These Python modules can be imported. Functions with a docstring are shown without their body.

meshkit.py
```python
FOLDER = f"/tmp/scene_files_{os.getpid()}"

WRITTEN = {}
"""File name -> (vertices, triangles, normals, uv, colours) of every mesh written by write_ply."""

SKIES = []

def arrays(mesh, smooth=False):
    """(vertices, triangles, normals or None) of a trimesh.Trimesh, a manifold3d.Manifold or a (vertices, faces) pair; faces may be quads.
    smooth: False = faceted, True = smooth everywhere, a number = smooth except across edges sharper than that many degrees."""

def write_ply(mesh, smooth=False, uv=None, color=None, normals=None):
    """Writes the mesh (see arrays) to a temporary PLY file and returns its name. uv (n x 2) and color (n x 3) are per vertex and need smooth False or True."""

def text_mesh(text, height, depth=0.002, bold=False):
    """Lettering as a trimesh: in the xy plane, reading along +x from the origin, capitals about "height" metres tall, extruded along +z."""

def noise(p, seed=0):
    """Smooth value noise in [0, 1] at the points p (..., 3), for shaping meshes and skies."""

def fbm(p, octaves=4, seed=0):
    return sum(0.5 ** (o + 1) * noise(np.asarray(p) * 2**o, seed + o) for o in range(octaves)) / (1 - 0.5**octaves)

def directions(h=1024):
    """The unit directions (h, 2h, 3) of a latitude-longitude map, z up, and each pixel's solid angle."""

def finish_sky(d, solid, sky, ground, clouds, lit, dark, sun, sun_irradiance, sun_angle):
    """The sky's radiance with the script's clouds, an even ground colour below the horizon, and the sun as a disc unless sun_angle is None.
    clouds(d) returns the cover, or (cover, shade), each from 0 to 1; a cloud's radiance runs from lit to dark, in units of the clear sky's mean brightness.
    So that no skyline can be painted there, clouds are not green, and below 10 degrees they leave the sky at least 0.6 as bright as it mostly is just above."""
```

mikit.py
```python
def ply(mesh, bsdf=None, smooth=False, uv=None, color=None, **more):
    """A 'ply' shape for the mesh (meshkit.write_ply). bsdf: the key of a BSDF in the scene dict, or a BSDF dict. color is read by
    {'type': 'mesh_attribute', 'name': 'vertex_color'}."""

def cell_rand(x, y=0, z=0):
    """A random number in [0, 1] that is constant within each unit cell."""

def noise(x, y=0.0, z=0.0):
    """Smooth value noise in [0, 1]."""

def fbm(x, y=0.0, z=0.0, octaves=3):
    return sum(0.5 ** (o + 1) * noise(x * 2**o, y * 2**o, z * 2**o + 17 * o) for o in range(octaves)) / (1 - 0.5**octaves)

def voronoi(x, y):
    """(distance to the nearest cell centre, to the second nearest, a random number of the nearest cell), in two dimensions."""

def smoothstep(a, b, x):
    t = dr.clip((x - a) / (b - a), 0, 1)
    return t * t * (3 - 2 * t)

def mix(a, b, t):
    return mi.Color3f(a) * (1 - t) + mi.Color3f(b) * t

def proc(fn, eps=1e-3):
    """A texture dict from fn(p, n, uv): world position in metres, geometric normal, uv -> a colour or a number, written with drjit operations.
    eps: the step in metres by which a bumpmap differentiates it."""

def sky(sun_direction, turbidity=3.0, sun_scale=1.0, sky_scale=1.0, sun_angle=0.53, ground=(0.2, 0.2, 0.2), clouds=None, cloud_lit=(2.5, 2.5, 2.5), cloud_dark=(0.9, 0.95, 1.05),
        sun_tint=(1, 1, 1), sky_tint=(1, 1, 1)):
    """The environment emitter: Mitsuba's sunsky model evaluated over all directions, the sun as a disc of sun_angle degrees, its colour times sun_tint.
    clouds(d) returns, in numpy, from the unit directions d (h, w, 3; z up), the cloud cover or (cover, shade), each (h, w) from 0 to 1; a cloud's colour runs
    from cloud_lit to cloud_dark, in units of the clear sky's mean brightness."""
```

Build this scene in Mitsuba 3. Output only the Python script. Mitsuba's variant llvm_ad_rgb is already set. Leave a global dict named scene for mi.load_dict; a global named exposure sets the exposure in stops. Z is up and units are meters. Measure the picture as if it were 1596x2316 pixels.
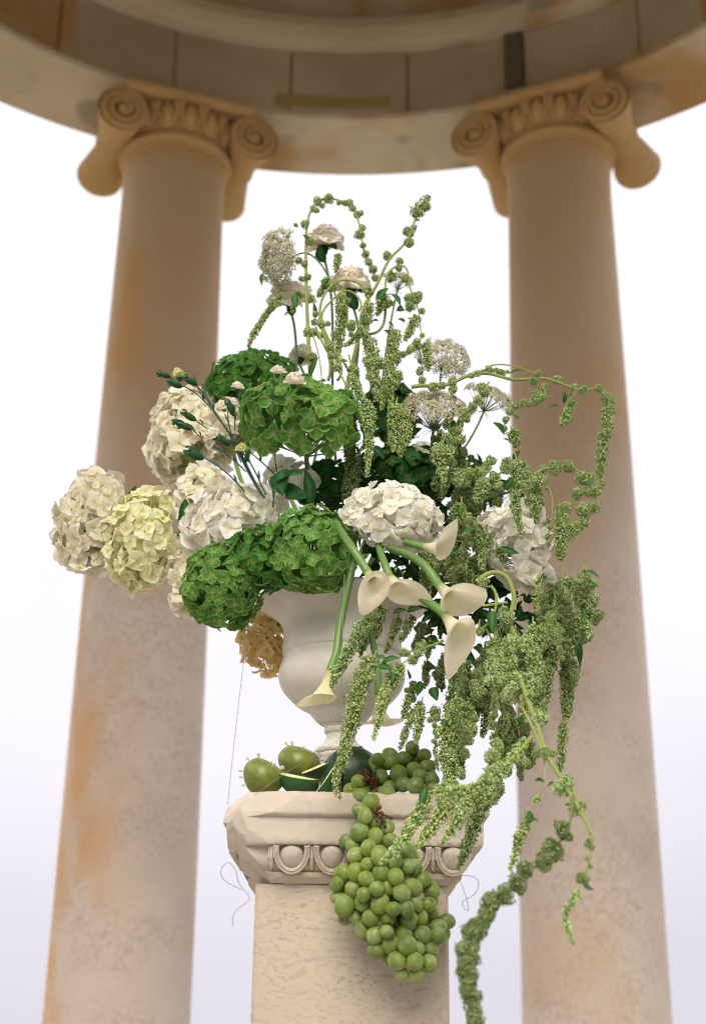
import math, numpy as np, trimesh, manifold3d as m3, mitsuba as mi, drjit as dr, mikit, meshkit
from scipy.interpolate import CubicSpline
T = mi.ScalarTransform4f
scene, labels = {}, {}

# ------------------------------------------------------------------ camera, sky, exposure
CAM = np.array([0.0, 0.0, 1.15])
FPX, PITCH, ROLL = 3150.0, math.radians(20.5), 0.014       # focal length in pixels of a 2316 px high picture
FW = np.array([0, math.cos(PITCH), math.sin(PITCH)])
R0, U0 = np.array([1.0, 0, 0]), np.array([0, -math.sin(PITCH), math.cos(PITCH)])
RT, UP = math.cos(ROLL) * R0 + math.sin(ROLL) * U0, math.cos(ROLL) * U0 - math.sin(ROLL) * R0
scene['camera'] = {'type': 'thinlens', 'to_world': T().look_at(CAM.tolist(), (CAM + FW).tolist(), UP.tolist()),
                   'fov': 2 * math.degrees(math.atan(1158 / FPX)), 'fov_axis': 'y', 'aperture_radius': 0.005,
                   'focus_distance': 1.72, 'near_clip': 0.05, 'far_clip': 3000.0}
exposure = 3.1


def cloud_cover(d):
    """Overcast: brightest overhead, dimmer and faintly lavender towards the horizon, with soft unevenness."""
    s = meshkit.fbm(d * np.array([1.6, 1.6, 3.0]) + 5.0, 4, seed=3)
    low = np.clip(1 - d[..., 2], 0, 1) ** 0.9
    return np.ones(d.shape[:2]), np.clip(low * 0.96 + (s - 0.5) * 0.5, 0, 1)


scene['sky_light'] = mikit.sky((-0.08, -0.76, 0.64), turbidity=4, sun_scale=0.34, sun_angle=40, sun_tint=(0.90, 0.97, 1.08), clouds=cloud_cover, cloud_lit=(1.8, 1.76, 1.83),
                               cloud_dark=(0.85, 0.825, 0.92), ground=(0.33, 0.31, 0.28))


# ------------------------------------------------------------------ helpers
def at(px, py, y):
    """The point of the upright plane y metres ahead that is seen at a pixel of the 1596 x 2316 picture (a measuring aid)."""
    d = FW + (px - 798) / FPX * RT + (1158 - py) / FPX * UP
    return CAM + d * (y / d[1])


def sc(px, py, y):
    return float((at(px, py, y) - CAM) @ FW) / FPX


used = {}


def newkey(name):
    n = used.get(name, -1) + 1
    used[name] = n
    return name if n == 0 else f'{name}_{n:03d}'


def thing(name, label, cat, group=None):
    k = newkey(name)
    labels[k] = {'label': label, 'category': cat}
    if group:
        labels[k]['group'] = group
    return k


def put(key, shape, label=None, kind=None, m=None):
    if m is not None:
        shape = {**shape, 'to_world': T(m)}
    scene[key] = shape
    if label or kind:
        labels.setdefault(key, {})
        if label:
            labels[key]['label'] = label
        if kind:
            labels[key]['kind'] = kind
    return key


def part(parent, name, shape, label=None, kind=None, m=None):
    return put(newkey(f'{parent}__{name}'), shape, label, kind, m)


TONES, TONE_ROW = [], {}


def tinted(v, f, c, bsdf, smooth=True):
    """A mesh whose tones run along one line in colour space: u says how far along, v which line (a row of TONES)."""
    c = np.clip(np.asarray(c, float), 0.002, 0.95)
    m = c.mean(0)
    ax = np.linalg.svd((c - m)[:: max(1, len(c) // 2000)], full_matrices=False)[2][0] if len(c) > 1 and np.ptp(c, 0).max() > 1e-4 else np.array([1.0, 0, 0])
    q = (c - m) @ ax
    lo, hi = q.min(), max(q.max(), q.min() + 1e-6)
    row = tuple(np.round(np.clip(np.r_[m + ax * lo, m + ax * hi], 0.001, 0.95), 3))
    i = TONE_ROW.setdefault(row, len(TONES))
    if i == len(TONES):
        TONES.append(row)
    return mikit.ply((v, f), bsdf, smooth=smooth, uv=np.stack([(q - lo) / (hi - lo), np.full(len(q), i + 0.5)], 1))


def tone(p, n, uv):
    i = mi.UInt32(dr.clip(uv.y, 0, len(TONES) - 1))
    a, b = ([dr.gather(mi.Float, TONE_TABLE[j], i) for j in r] for r in ((0, 1, 2), (3, 4, 5)))
    t = dr.clip(uv.x, 0, 1)
    return mi.Color3f(*[x * (1 - t) + y * t for x, y in zip(a, b)])


def unit(v):
    v = np.asarray(v, float)
    return v / np.linalg.norm(v)


def frame(z, x=None):
    z = unit(z)
    if x is None:
        x = np.array([1.0, 0, 0]) if abs(z[0]) < 0.9 else np.array([0, 1.0, 0])
    x = unit(np.asarray(x, float) - z * (np.asarray(x, float) @ z))
    return np.stack([x, np.cross(z, x), z], 1)


def mat(pos, R, s=1.0):
    m = np.eye(4)
    m[:3, :3] = R * s
    m[:3, 3] = pos
    return m


def rotz(a):
    c, s = math.cos(a), math.sin(a)
    return np.array([[c, -s, 0], [s, c, 0], [0, 0, 1.0]])


def grid_faces(nr, nc, wrap=False):
    i, j = np.meshgrid(np.arange(nr - 1), np.arange(nc if wrap else nc - 1), indexing='ij')
    a, b = i * nc + j, i * nc + (j + 1) % nc
    q = np.stack([a, b, b + nc, a + nc], -1).reshape(-1, 4)
    return np.vstack([q[:, [0, 1, 2]], q[:, [0, 2, 3]]])


class MB:
    """Collects pieces with vertex colours into one mesh."""

    def __init__(self):
        self.v, self.f, self.c, self.n = [], [], [], 0

    def add(self, v, f, c=(0.5, 0.5, 0.5)):
        v = np.asarray(v, float)
        self.v.append(v)
        self.f.append(np.asarray(f) + self.n)
        self.c.append(np.broadcast_to(np.asarray(c, float), v.shape).copy())
        self.n += len(v)
        return self

    def tube(self, pts, r, sides=6, c=(0.5, 0.5, 0.5), cap=True):
        p = np.asarray(pts, float)
        r = np.broadcast_to(np.asarray(r, float), (len(p),))
        t = np.gradient(p, axis=0)
        t /= np.linalg.norm(t, axis=1, keepdims=True) + 1e-12
        a = np.cross(t, [0.13, 0.97, 0.2])
        a /= np.linalg.norm(a, axis=1, keepdims=True) + 1e-12
        b, g = np.cross(t, a), np.arange(sides) * 2 * np.pi / sides
        v = (p[:, None] + r[:, None, None] * (np.cos(g)[None, :, None] * a[:, None] + np.sin(g)[None, :, None] * b[:, None])).reshape(-1, 3)
        f = grid_faces(len(p), sides, True)
        c = np.asarray(c, float)
        cc = np.repeat(np.broadcast_to(c, (len(p), 3)), sides, 0)
        if cap:
            n = len(v)
            v = np.vstack([v, p[0], p[-1]])
            cc = np.vstack([cc, cc[0], cc[-1]])
            j = np.arange(sides)
            f = np.vstack([f, np.stack([j * 0 + n, (j + 1) % sides, j], 1), np.stack([j * 0 + n + 1, n - sides + j, n - sides + (j + 1) % sides], 1)])
        return self.add(v, f, cc)

    def ply(self, bsdf, smooth=True):
        return tinted(np.vstack(self.v), np.vstack(self.f), np.vstack(self.c), bsdf, smooth)


def spline(pts, n):
    p = np.asarray(pts, float)
    t = np.r_[0, np.cumsum(np.maximum(np.linalg.norm(np.diff(p, axis=0), axis=1), 1e-6))]
    if len(p) < 3:
        return p[0] + np.linspace(0, 1, n)[:, None] * (p[-1] - p[0])
    return CubicSpline(t, p)(np.linspace(0, t[-1], n))


def lathe(profile, n=48, z0=0.0):
    p = np.asarray(profile, float)
    g = np.arange(n) * 2 * np.pi / n
    v = np.stack([p[:, :1] * np.cos(g), p[:, :1] * np.sin(g), np.repeat(p[:, 1:2] + z0, n, 1)], -1).reshape(-1, 3)
    return v, grid_faces(len(p), n, True)[:, [0, 1, 2]]


OCT = (np.array([[1, 0, 0], [-1, 0, 0], [0, 1, 0], [0, -1, 0], [0, 0, 1], [0, 0, -1.0]]),
       np.array([[0, 2, 4], [2, 1, 4], [1, 3, 4], [3, 0, 4], [2, 0, 5], [1, 2, 5], [3, 1, 5], [0, 3, 5]]))
_ico = trimesh.creation.icosphere(1)
ICO = (np.array(_ico.vertices), np.array(_ico.faces))
_ico = trimesh.creation.icosphere(3)
ICO3 = (np.array(_ico.vertices), np.array(_ico.faces))
_ico = trimesh.creation.icosphere(2)
ICO2 = (np.array(_ico.vertices), np.array(_ico.faces))


def seeds(mb, centers, r, rng, c0, c1, proto=OCT, aniso=0.35):
    """Many tiny bodies, each with its own turn, size and tone."""
    n = len(centers)
    q = rng.normal(size=(n, 3, 3))
    q = np.linalg.qr(q)[0]
    s = np.broadcast_to(r, (n,))[:, None] * rng.uniform(1 - aniso, 1 + aniso, (n, 3))
    v = np.einsum('nij,vj,nj->nvi', q, proto[0], s) + centers[:, None]
    f = proto[1][None] + (np.arange(n) * len(proto[0]))[:, None, None]
    t = rng.random((n, 1)) ** 1.3
    c = np.asarray(c0) * (1 - t) + np.asarray(c1) * t
    mb.add(v.reshape(-1, 3), f.reshape(-1, 3), np.repeat(c, len(proto[0]), 0))


# ------------------------------------------------------------------ materials
VC = mikit.proc(tone)
scene['petal'] = {'type': 'principledthin', 'base_color': VC, 'roughness': 0.62, 'diff_trans': 0.9, 'spec_trans': 0.0, 'eta': 1.3}
scene['leafy'] = {'type': 'principledthin', 'base_color': VC, 'roughness': 0.42, 'diff_trans': 0.45, 'spec_trans': 0.0, 'eta': 1.4}
scene['matte'] = {'type': 'twosided', 'bsdf': {'type': 'principled', 'base_color': VC, 'roughness': 0.7, 'specular': 0.3}}
scene['seed'] = {'type': 'twosided', 'bsdf': {'type': 'diffuse', 'reflectance': VC}}
scene['glossy_skin'] = {'type': 'twosided', 'bsdf': {'type': 'principled', 'base_color': VC, 'roughness': 0.36, 'specular': 0.5}}


def fb(p, s, o=3, off=0.0):
    return mikit.fbm(p.x * s + off, p.y * s + 3.1 + off, p.z * s + 7.7, o)


def column_stone(p, n, uv):
    a = mikit.smoothstep(0.40, 0.72, fb(p, 1.7, 4))
    col = mikit.mix((0.60, 0.525, 0.47), (0.49, 0.425, 0.38), a)
    fine = mikit.smoothstep(0.42, 0.70, mikit.fbm(p.x * 120, p.y * 120, p.z * 80, 3))
    col = mikit.mix(col, (0.29, 0.235, 0.19), fine * 0.42 * mikit.smoothstep(0.34, 0.60, fb(p, 3.4, 3, 4.0)))
    gold = mikit.smoothstep(2.2, 3.3, p.z + 1.5 * (mikit.fbm(p.x * 3.0, p.y * 3.0, p.z * 1.1 + 4, 4) - 0.5))
    col = mikit.mix(col, (0.51, 0.375, 0.225), gold * 0.75)
    rust = mikit.smoothstep(0.45, 0.64, mikit.fbm(p.x * 4.2 + 3, p.y * 4.2, p.z * 1.5, 4)) * mikit.smoothstep(-0.60, -0.84, p.x)
    rust = dr.maximum(rust, 0.28 * mikit.smoothstep(0.60, 0.74, mikit.fbm(p.x * 3.1 + 9, p.y * 3.1, p.z * 2.2, 4)))
    col = mikit.mix(col, (0.55, 0.30, 0.095), rust * 0.8)
    return mikit.mix(col, (0.52, 0.335, 0.15), 0.8 * mikit.smoothstep(4.06, 4.15, p.z + 0.07 * (fb(p, 9.0, 3) - 0.5)))


def entab_stone(p, n, uv):
    a = mikit.smoothstep(0.35, 0.7, fb(p, 2.2, 4, 1.0))
    col = mikit.mix((0.63, 0.55, 0.45), (0.53, 0.455, 0.365), a)
    rust = mikit.smoothstep(0.54, 0.72, mikit.fbm(p.x * 2.4, p.y * 2.4, p.z * 5.5 + 2, 4))
    col = mikit.mix(col, (0.42, 0.23, 0.06), rust * 0.8)
    return mikit.mix(col, (0.20, 0.16, 0.12), 0.5 * mikit.smoothstep(0.6, 0.75, fb(p, 6.0, 3, 5.0)))


def frieze_stone(p, n, uv):
    a = mikit.smoothstep(0.3, 0.7, fb(p, 2.6, 4, 2.0))
    col = mikit.mix((0.48, 0.40, 0.315), (0.36, 0.29, 0.22), a)
    drip = mikit.smoothstep(0.58, 0.70, mikit.fbm(p.x * 5.0, p.y * 5.0, p.z * 1.1, 3))
    return mikit.mix(col, (0.36, 0.19, 0.05), drip * 0.75)


def pedestal_stone(p, n, uv):
    a = mikit.smoothstep(0.3, 0.75, fb(p, 7.0, 4))
    col = mikit.mix((0.54, 0.495, 0.445), (0.45, 0.405, 0.355), a)
    vein = mikit.smoothstep(0.035, 0.0, dr.abs(fb(p, 11.0, 3, 6.0) - 0.52))
    col = mikit.mix(col, (0.33, 0.30, 0.27), vein * 0.14)
    return mikit.mix(col, (0.58, 0.42, 0.24), 0.3 * mikit.smoothstep(0.56, 0.74, fb(p, 4.0, 3, 8.0)))


def worm(p):
    w = mikit.fbm(p.x * 30, p.y * 30, p.z * 30, 2)
    return 0.6 * mikit.noise(p.x * 120 + w * 5.0, p.y * 120, p.z * 300 + w * 9.0 + p.x * 60) + 0.4 * mikit.noise(p.x * 300, p.y * 300, p.z * 420)


def shaft_stone(p, n, uv):
    t = mikit.smoothstep(0.52, 0.25, worm(p))
    col = mikit.mix((0.48, 0.43, 0.37), (0.43, 0.375, 0.31), fb(p, 9.0, 3))
    pit = mikit.smoothstep(0.60, 0.72, mikit.fbm(p.x * 210 + 3, p.y * 210, p.z * 260, 3)) * mikit.smoothstep(0.35, 0.65, fb(p, 14.0, 2, 3.0))
    return mikit.mix(mikit.mix(col, (0.35, 0.305, 0.245), t * 0.5), (0.24, 0.20, 0.16), pit * 0.55)


def urn_paint(p, n, uv):
    a = fb(p, 26.0, 3)
    col = mikit.mix((0.66, 0.65, 0.62), (0.56, 0.55, 0.52), mikit.smoothstep(0.3, 0.7, a))
    crack = mikit.smoothstep(0.006, 0.0, dr.abs(mikit.fbm(p.x * 14, p.y * 14, p.z * 32, 2) - 0.47)) * mikit.smoothstep(0.5, 0.66, fb(p, 9, 2, 2.0))
    return mikit.mix(col, (0.34, 0.30, 0.25), crack * 0.3)


def stone_bsdf(fn, rough, bump, scale):
    return {'type': 'twosided', 'bsdf': {'type': 'bumpmap', 'arbitrary': {**mikit.proc(bump, 1.5e-3)}, 'scale': scale,
                                         'bsdf': {'type': 'principled', 'base_color': mikit.proc(fn), 'roughness': rough, 'specular': 0.25}}}


def grit(p, n, uv):
    return mikit.fbm(p.x * 70, p.y * 70, p.z * 70, 3)


scene['column_stone'] = stone_bsdf(column_stone, 0.8, grit, 0.004)
scene['entab_stone'] = stone_bsdf(entab_stone, 0.85, grit, 0.006)
scene['frieze_stone'] = stone_bsdf(frieze_stone, 0.9, grit, 0.006)
scene['pedestal_stone'] = stone_bsdf(pedestal_stone, 0.75, lambda p, n, uv: mikit.fbm(p.x * 160, p.y * 160, p.z * 160, 3), 0.0016)
scene['shaft_stone'] = stone_bsdf(shaft_stone, 0.8, lambda p, n, uv: worm(p), 0.0011)
scene['urn_paint'] = {'type': 'twosided', 'bsdf': {'type': 'principled', 'base_color': mikit.proc(urn_paint), 'roughness': 0.42, 'specular': 0.4}}
scene['mortar'] = {'type': 'twosided', 'bsdf': {'type': 'diffuse', 'reflectance': {'type': 'rgb', 'value': [0.11, 0.085, 0.06]}}}
scene['dark_metal'] = {'type': 'twosided', 'bsdf': {'type': 'principled', 'base_color': {'type': 'rgb', 'value': [0.10, 0.082, 0.066]}, 'roughness': 0.6}}
scene['floor_stone'] = {'type': 'twosided', 'bsdf': {'type': 'diffuse', 'reflectance': mikit.proc(lambda p, n, uv: mikit.mix((0.56, 0.51, 0.45), (0.42, 0.38, 0.33), fb(p, 2.0, 4)))}}
scene['ground_earth'] = {'type': 'twosided', 'bsdf': {'type': 'diffuse', 'reflectance': mikit.proc(lambda p, n, uv: mikit.mix((0.34, 0.31, 0.25), (0.22, 0.22, 0.14), fb(p, 0.4, 4)))}}
scene['nylon'] = {'type': 'twosided', 'bsdf': {'type': 'principled', 'base_color': {'type': 'rgb', 'value': [0.62, 0.6, 0.58]}, 'roughness': 0.3}}
scene['grape_skin'] = {'type': 'principled', 'base_color': mikit.proc(lambda p, n, uv: mikit.mix(
    mikit.mix(mikit.mix((0.18, 0.26, 0.035), (0.085, 0.16, 0.035), mikit.smoothstep(0.25, 0.75, fb(p, 34.0, 2))), (0.12, 0.07, 0.02), 0.8 * mikit.smoothstep(0.70, 0.76, fb(p, 230.0, 2, 5.0))), (0.30, 0.37, 0.17),
    0.5 * mikit.smoothstep(0.4, 0.75, fb(p, 70.0, 3, 2.0)))), 'roughness': mikit.proc(lambda p, n, uv: 0.34 + 0.3 * fb(p, 60.0, 2, 3.0)), 'specular': 0.5, 'flatness': 0.6}

# ------------------------------------------------------------------ the setting: ground, platform
RH = 3.2                                                     # height of the soffit above the camera
ZS = CAM[2] + RH
CX, CY, RO, RI, ANG = -0.0186 * RH, 0.840 * RH, 0.639 * RH, 0.524 * RH, 0.0504
RC = (RO + RI) / 2


def ring_profile(prof, a0, a1, n, closed=True):
    """A closed (r, z) outline swept round the rotunda's axis from angle a0 to a1 (0 = straight ahead, clockwise from above), with end caps."""
    p = np.asarray(prof, float)
    a = np.linspace(a0, a1, n)
    v = np.stack([CX + np.sin(a)[:, None] * p[:, 0], CY + np.cos(a)[:, None] * p[:, 0], np.repeat(p[None, :, 1], n, 0)], -1).reshape(-1, 3)
    f = grid_faces(n, len(p), True)
    if a1 - a0 < 2 * np.pi - 1e-6:
        k = len(p)
        tri = np.array([[0, i, i + 1] for i in range(1, k - 1)])
        f = np.vstack([f, tri, (tri + (n - 1) * k)[:, ::-1]])
    m = trimesh.Trimesh(v, f, process=True)
    trimesh.repair.fix_normals(m)
    return m


def block_profile(r0, r1, z0, z1, c=0.008):
    return [(r0 + c, z0), (r1 - c, z0), (r1, z0 + c), (r1, z1 - c), (r1 - c, z1), (r0 + c, z1), (r0, z1 - c), (r0, z0 + c)]


g = trimesh.creation.cylinder(radius=1500, height=1.0, sections=64)
g.apply_translation([0, 0, -0.95])
put('ground', mikit.ply(g, 'ground_earth'), kind='structure')
for i, (r, z0, z1) in enumerate(((RO + 0.95, -0.452, -0.302), (RO + 0.62, -0.30, -0.152), (RO + 0.3, -0.15, 0.0))):
    c = trimesh.creation.cylinder(radius=r, height=z1 - z0, sections=96)
    c.apply_translation([CX, CY, (z0 + z1) / 2])
    put('floor' if i == 2 else newkey('step'), mikit.ply(c, 'floor_stone', smooth=30), kind='structure')

# ------------------------------------------------------------------ the rotunda
rot = thing('rotunda', 'round stone temple with smooth scroll-capital columns under a curved ring beam', 'rotunda')
DA = np.pi / 4
for k in range(8):
    a0 = ANG + np.pi / 8 + (k - 1) * DA
    part(rot, 'ring_beam__architrave_block', mikit.ply(ring_profile(block_profile(RI, RO, ZS, ZS + 0.028, 0.005), a0 + 0.0012, a0 + DA - 0.0012, 28), 'entab_stone', smooth=30))
NB = 24
rngb = np.random.default_rng(5)
for k in range(NB):
    a0, w = ANG + (k + 0.36) * 2 * np.pi / NB, 2 * np.pi / NB
    dr_ = rngb.uniform(-0.003, 0.003)
    part(rot, 'ring_beam__frieze_block', mikit.ply(ring_profile(block_profile(RI + 0.004 + dr_, RO - 0.015, ZS + 0.0295, ZS + 0.30, 0.006), a0 + 0.0022, a0 + w - 0.0022, 14), 'frieze_stone', smooth=30))
part(rot, 'ring_beam__mortar', mikit.ply(ring_profile(block_profile(RI + 0.03, RO - 0.03, ZS + 0.02, ZS + 0.31, 0.004), 0, 2 * np.pi, 129), 'mortar', smooth=30))
corn = [(RI - 0.055, ZS + 0.302), (RI + 0.03, ZS + 0.302), (RO + 0.03, ZS + 0.302), (RO + 0.05, ZS + 0.33), (RO + 0.13, ZS + 0.36), (RO + 0.15, ZS + 0.42), (RO + 0.02, ZS + 0.46),
        (RI + 0.02, ZS + 0.46), (RI - 0.03, ZS + 0.44), (RI - 0.045, ZS + 0.40), (RI - 0.062, ZS + 0.375), (RI - 0.062, ZS + 0.325)]
part(rot, 'cornice', mikit.ply(ring_profile(corn, 0, 2 * np.pi, 129), 'entab_stone', smooth=30))
t = np.linspace(0, np.pi / 2, 24)
dome_in = np.stack([(RI + 0.02) * np.cos(t), ZS + 0.461 + 0.9 * RI * np.sin(t)], 1)
dome_out = np.stack([(RI + 0.22) * np.cos(t[::-1]), ZS + 0.461 + (0.9 * RI + 0.16) * np.sin(t[::-1])], 1)
prof = np.vstack([dome_in, dome_out])
gg = np.linspace(0, 2 * np.pi, 97)[:-1]
v = np.stack([CX + prof[:, :1] * np.sin(gg), CY + prof[:, :1] * np.cos(gg), np.repeat(prof[:, 1:], 96, 1)], -1).reshape(-1, 3)
part(rot, 'dome', mikit.ply(trimesh.Trimesh(v, grid_faces(len(prof), 96, True), process=False), 'frieze_stone', smooth=True))
# dark iron strap on the frieze and the mustard tape that is stuck on the beam's inner face
sa = ANG + 0.335
part(rot, 'iron_strap', mikit.ply(ring_profile(block_profile(RI - 0.010, RI + 0.02, ZS + 0.06, ZS + 0.3005, 0.002), sa - 0.020, sa + 0.020, 5), 'dark_metal', smooth=30), 'dark iron strap upright on the frieze above the right column')
part(rot, 'ochre_tape', mikit.ply(ring_profile(block_profile(RI - 0.0032, RI + 0.006, ZS + 0.046, ZS + 0.098, 0.001), ANG - 0.20, ANG + 0.055, 12), 'ochre', smooth=30), 'mustard tape strip on the inner face of the ring beam')
scene['ochre'] = {'type': 'twosided', 'bsdf': {'type': 'diffuse', 'reflectance': mikit.proc(lambda p, n, uv: mikit.mix((0.36, 0.27, 0.12), (0.32, 0.24, 0.13), fb(p, 20.0, 3)))}}


def capital_parts(colkey, c, a, full):
    """An Ionic capital; local x along the ring, y outwards, z up, origin at the soffit over the column's axis."""
    M = np.eye(4)
    M[:3, :3] = np.stack([[math.cos(a), -math.sin(a), 0], [math.sin(a), math.cos(a), 0], [0, 0, 1]], 1)
    M[:3, 3] = [c[0], c[1], ZS]

    def P(name, shape, label=None):
        part(colkey, name, shape, label, m=M)
    for nm, sh in CAPITAL:
        if full or not nm.startswith('egg'):
            P(nm, sh)


CAPITAL = []
ab = m3.Manifold.hull_points(np.array([[x * sx, y * sy, z] for sx in (-1, 1) for sy in (-1, 1) for x, y, z in
                                       ((0.232, 0.243, -0.0015), (0.238, 0.25, -0.010), (0.238, 0.25, -0.026), (0.222, 0.234, -0.042), (0.215, 0.228, -0.044))]))
CAPITAL.append(('abacus', mikit.ply(ab, 'column_stone', smooth=25)))
VX, VZ, VY, VR = 0.244, -0.128, 0.225, 0.09
for sx in (-1, 1):
    yy = np.linspace(-VY, VY, 25)
    rr = 0.058 + (VR - 0.058) * np.abs(yy / VY) ** 1.7
    rr = rr + 0.006 * np.exp(-((yy) / 0.02) ** 2) + 0.005 * np.exp(-((np.abs(yy) - 0.1) / 0.012) ** 2)
    rr = np.where(np.abs(yy) < 0.12, rr - 0.006, rr)
    prof = np.vstack([[1e-4, -VY + 0.014], [VR * 0.8, -VY + 0.014], [VR * 0.93, -VY + 0.008], np.stack([rr, yy], 1), [VR * 0.93, VY - 0.008], [VR * 0.8, VY - 0.014], [1e-4, VY - 0.014]])
    vv, ff = lathe(prof, 36)
    vv = np.stack([vv[:, 0] + sx * VX, vv[:, 2], vv[:, 1] + VZ], 1)
    CAPITAL.append(('bolster', mikit.ply(trimesh.Trimesh(vv, ff[:, ::-1], process=False), 'column_stone', smooth=40)))
    for sy in (-1, 1):
        mb = MB()
        th = np.linspace(0, 2.6 * 2 * np.pi, 120)
        r = 0.066 * (1 - th / th[-1]) ** 0.9 + 0.017
        sp = np.stack([sx * VX - sx * r * np.sin(th), np.full_like(th, sy * (VY - 0.004 + 0.014 * th / th[-1])), VZ + r * np.cos(th)], 1)
        mb.tube(sp, np.linspace(0.015, 0.009, 120), 7)
        e = ICO3[0] * [0.02, 0.022, 0.02] + [sx * VX, sy * VY, VZ]
        mb.add(e, ICO3[1])
        CAPITAL.append(('volute', mikit.ply((np.vstack(mb.v), np.vstack(mb.f)), 'column_stone', smooth=40)))
ech = [(0.2, -0.0442), (0.222, -0.05), (0.226, -0.08), (0.216, -0.115), (0.2, -0.143), (0.188, -0.150)]
vv, ff = lathe(ech, 64)
CAPITAL.append(('echinus', mikit.ply(trimesh.Trimesh(vv, ff, process=False), 'column_stone', smooth=40)))
ast = [(0.188, -0.150)] + [(0.197 + 0.017 * math.sin(u), -0.168 + 0.017 * math.cos(u)) for u in np.linspace(0.2, 2.95, 9)] + [(0.196, -0.187), (0.1935, -0.20), (0.186, -0.212)]
vv, ff = lathe(ast, 64)
CAPITAL.append(('astragal', mikit.ply(trimesh.Trimesh(vv, ff, process=False), 'column_stone', smooth=50)))
for sy in (-1, 1):
    for q in np.linspace(-0.72, 0.72, 5):
        R = np.stack([[math.cos(q), sy * -math.sin(q) * -1 * -1, 0], [math.sin(q), sy * math.cos(q), 0], [0, 0, 1]], 0)
        d = np.array([math.sin(q), sy * math.cos(q), 0])
        x = np.array([math.cos(q), -sy * math.sin(q), 0])
        e = ICO2[0] * [0.025, 0.028, 0.044]
        e = e[:, :1] * x + e[:, 1:2] * d + e[:, 2:] * [0, 0, 1] + d * 0.224 + [0, 0, -0.094]
        CAPITAL.append(('egg', mikit.ply((e, ICO2[1]), 'column_stone', smooth=True)))
        mb = MB()
        u = np.linspace(-0.35, np.pi + 0.35, 22)
        ring = np.stack([0.036 * np.cos(u), 0 * u, -0.062 * np.sin(u)], 1)
        ring = ring[:, :1] * x + ring[:, 2:] * [0, 0, 1] + d * (0.24 - 0.026 * np.sin(u)[:, None]) + [0, 0, -0.078]
        mb.tube(ring, 0.0078, 6)
        CAPITAL.append(('egg_shell', mikit.ply((np.vstack(mb.v), np.vstack(mb.f)), 'column_stone', smooth=50)))

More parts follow.
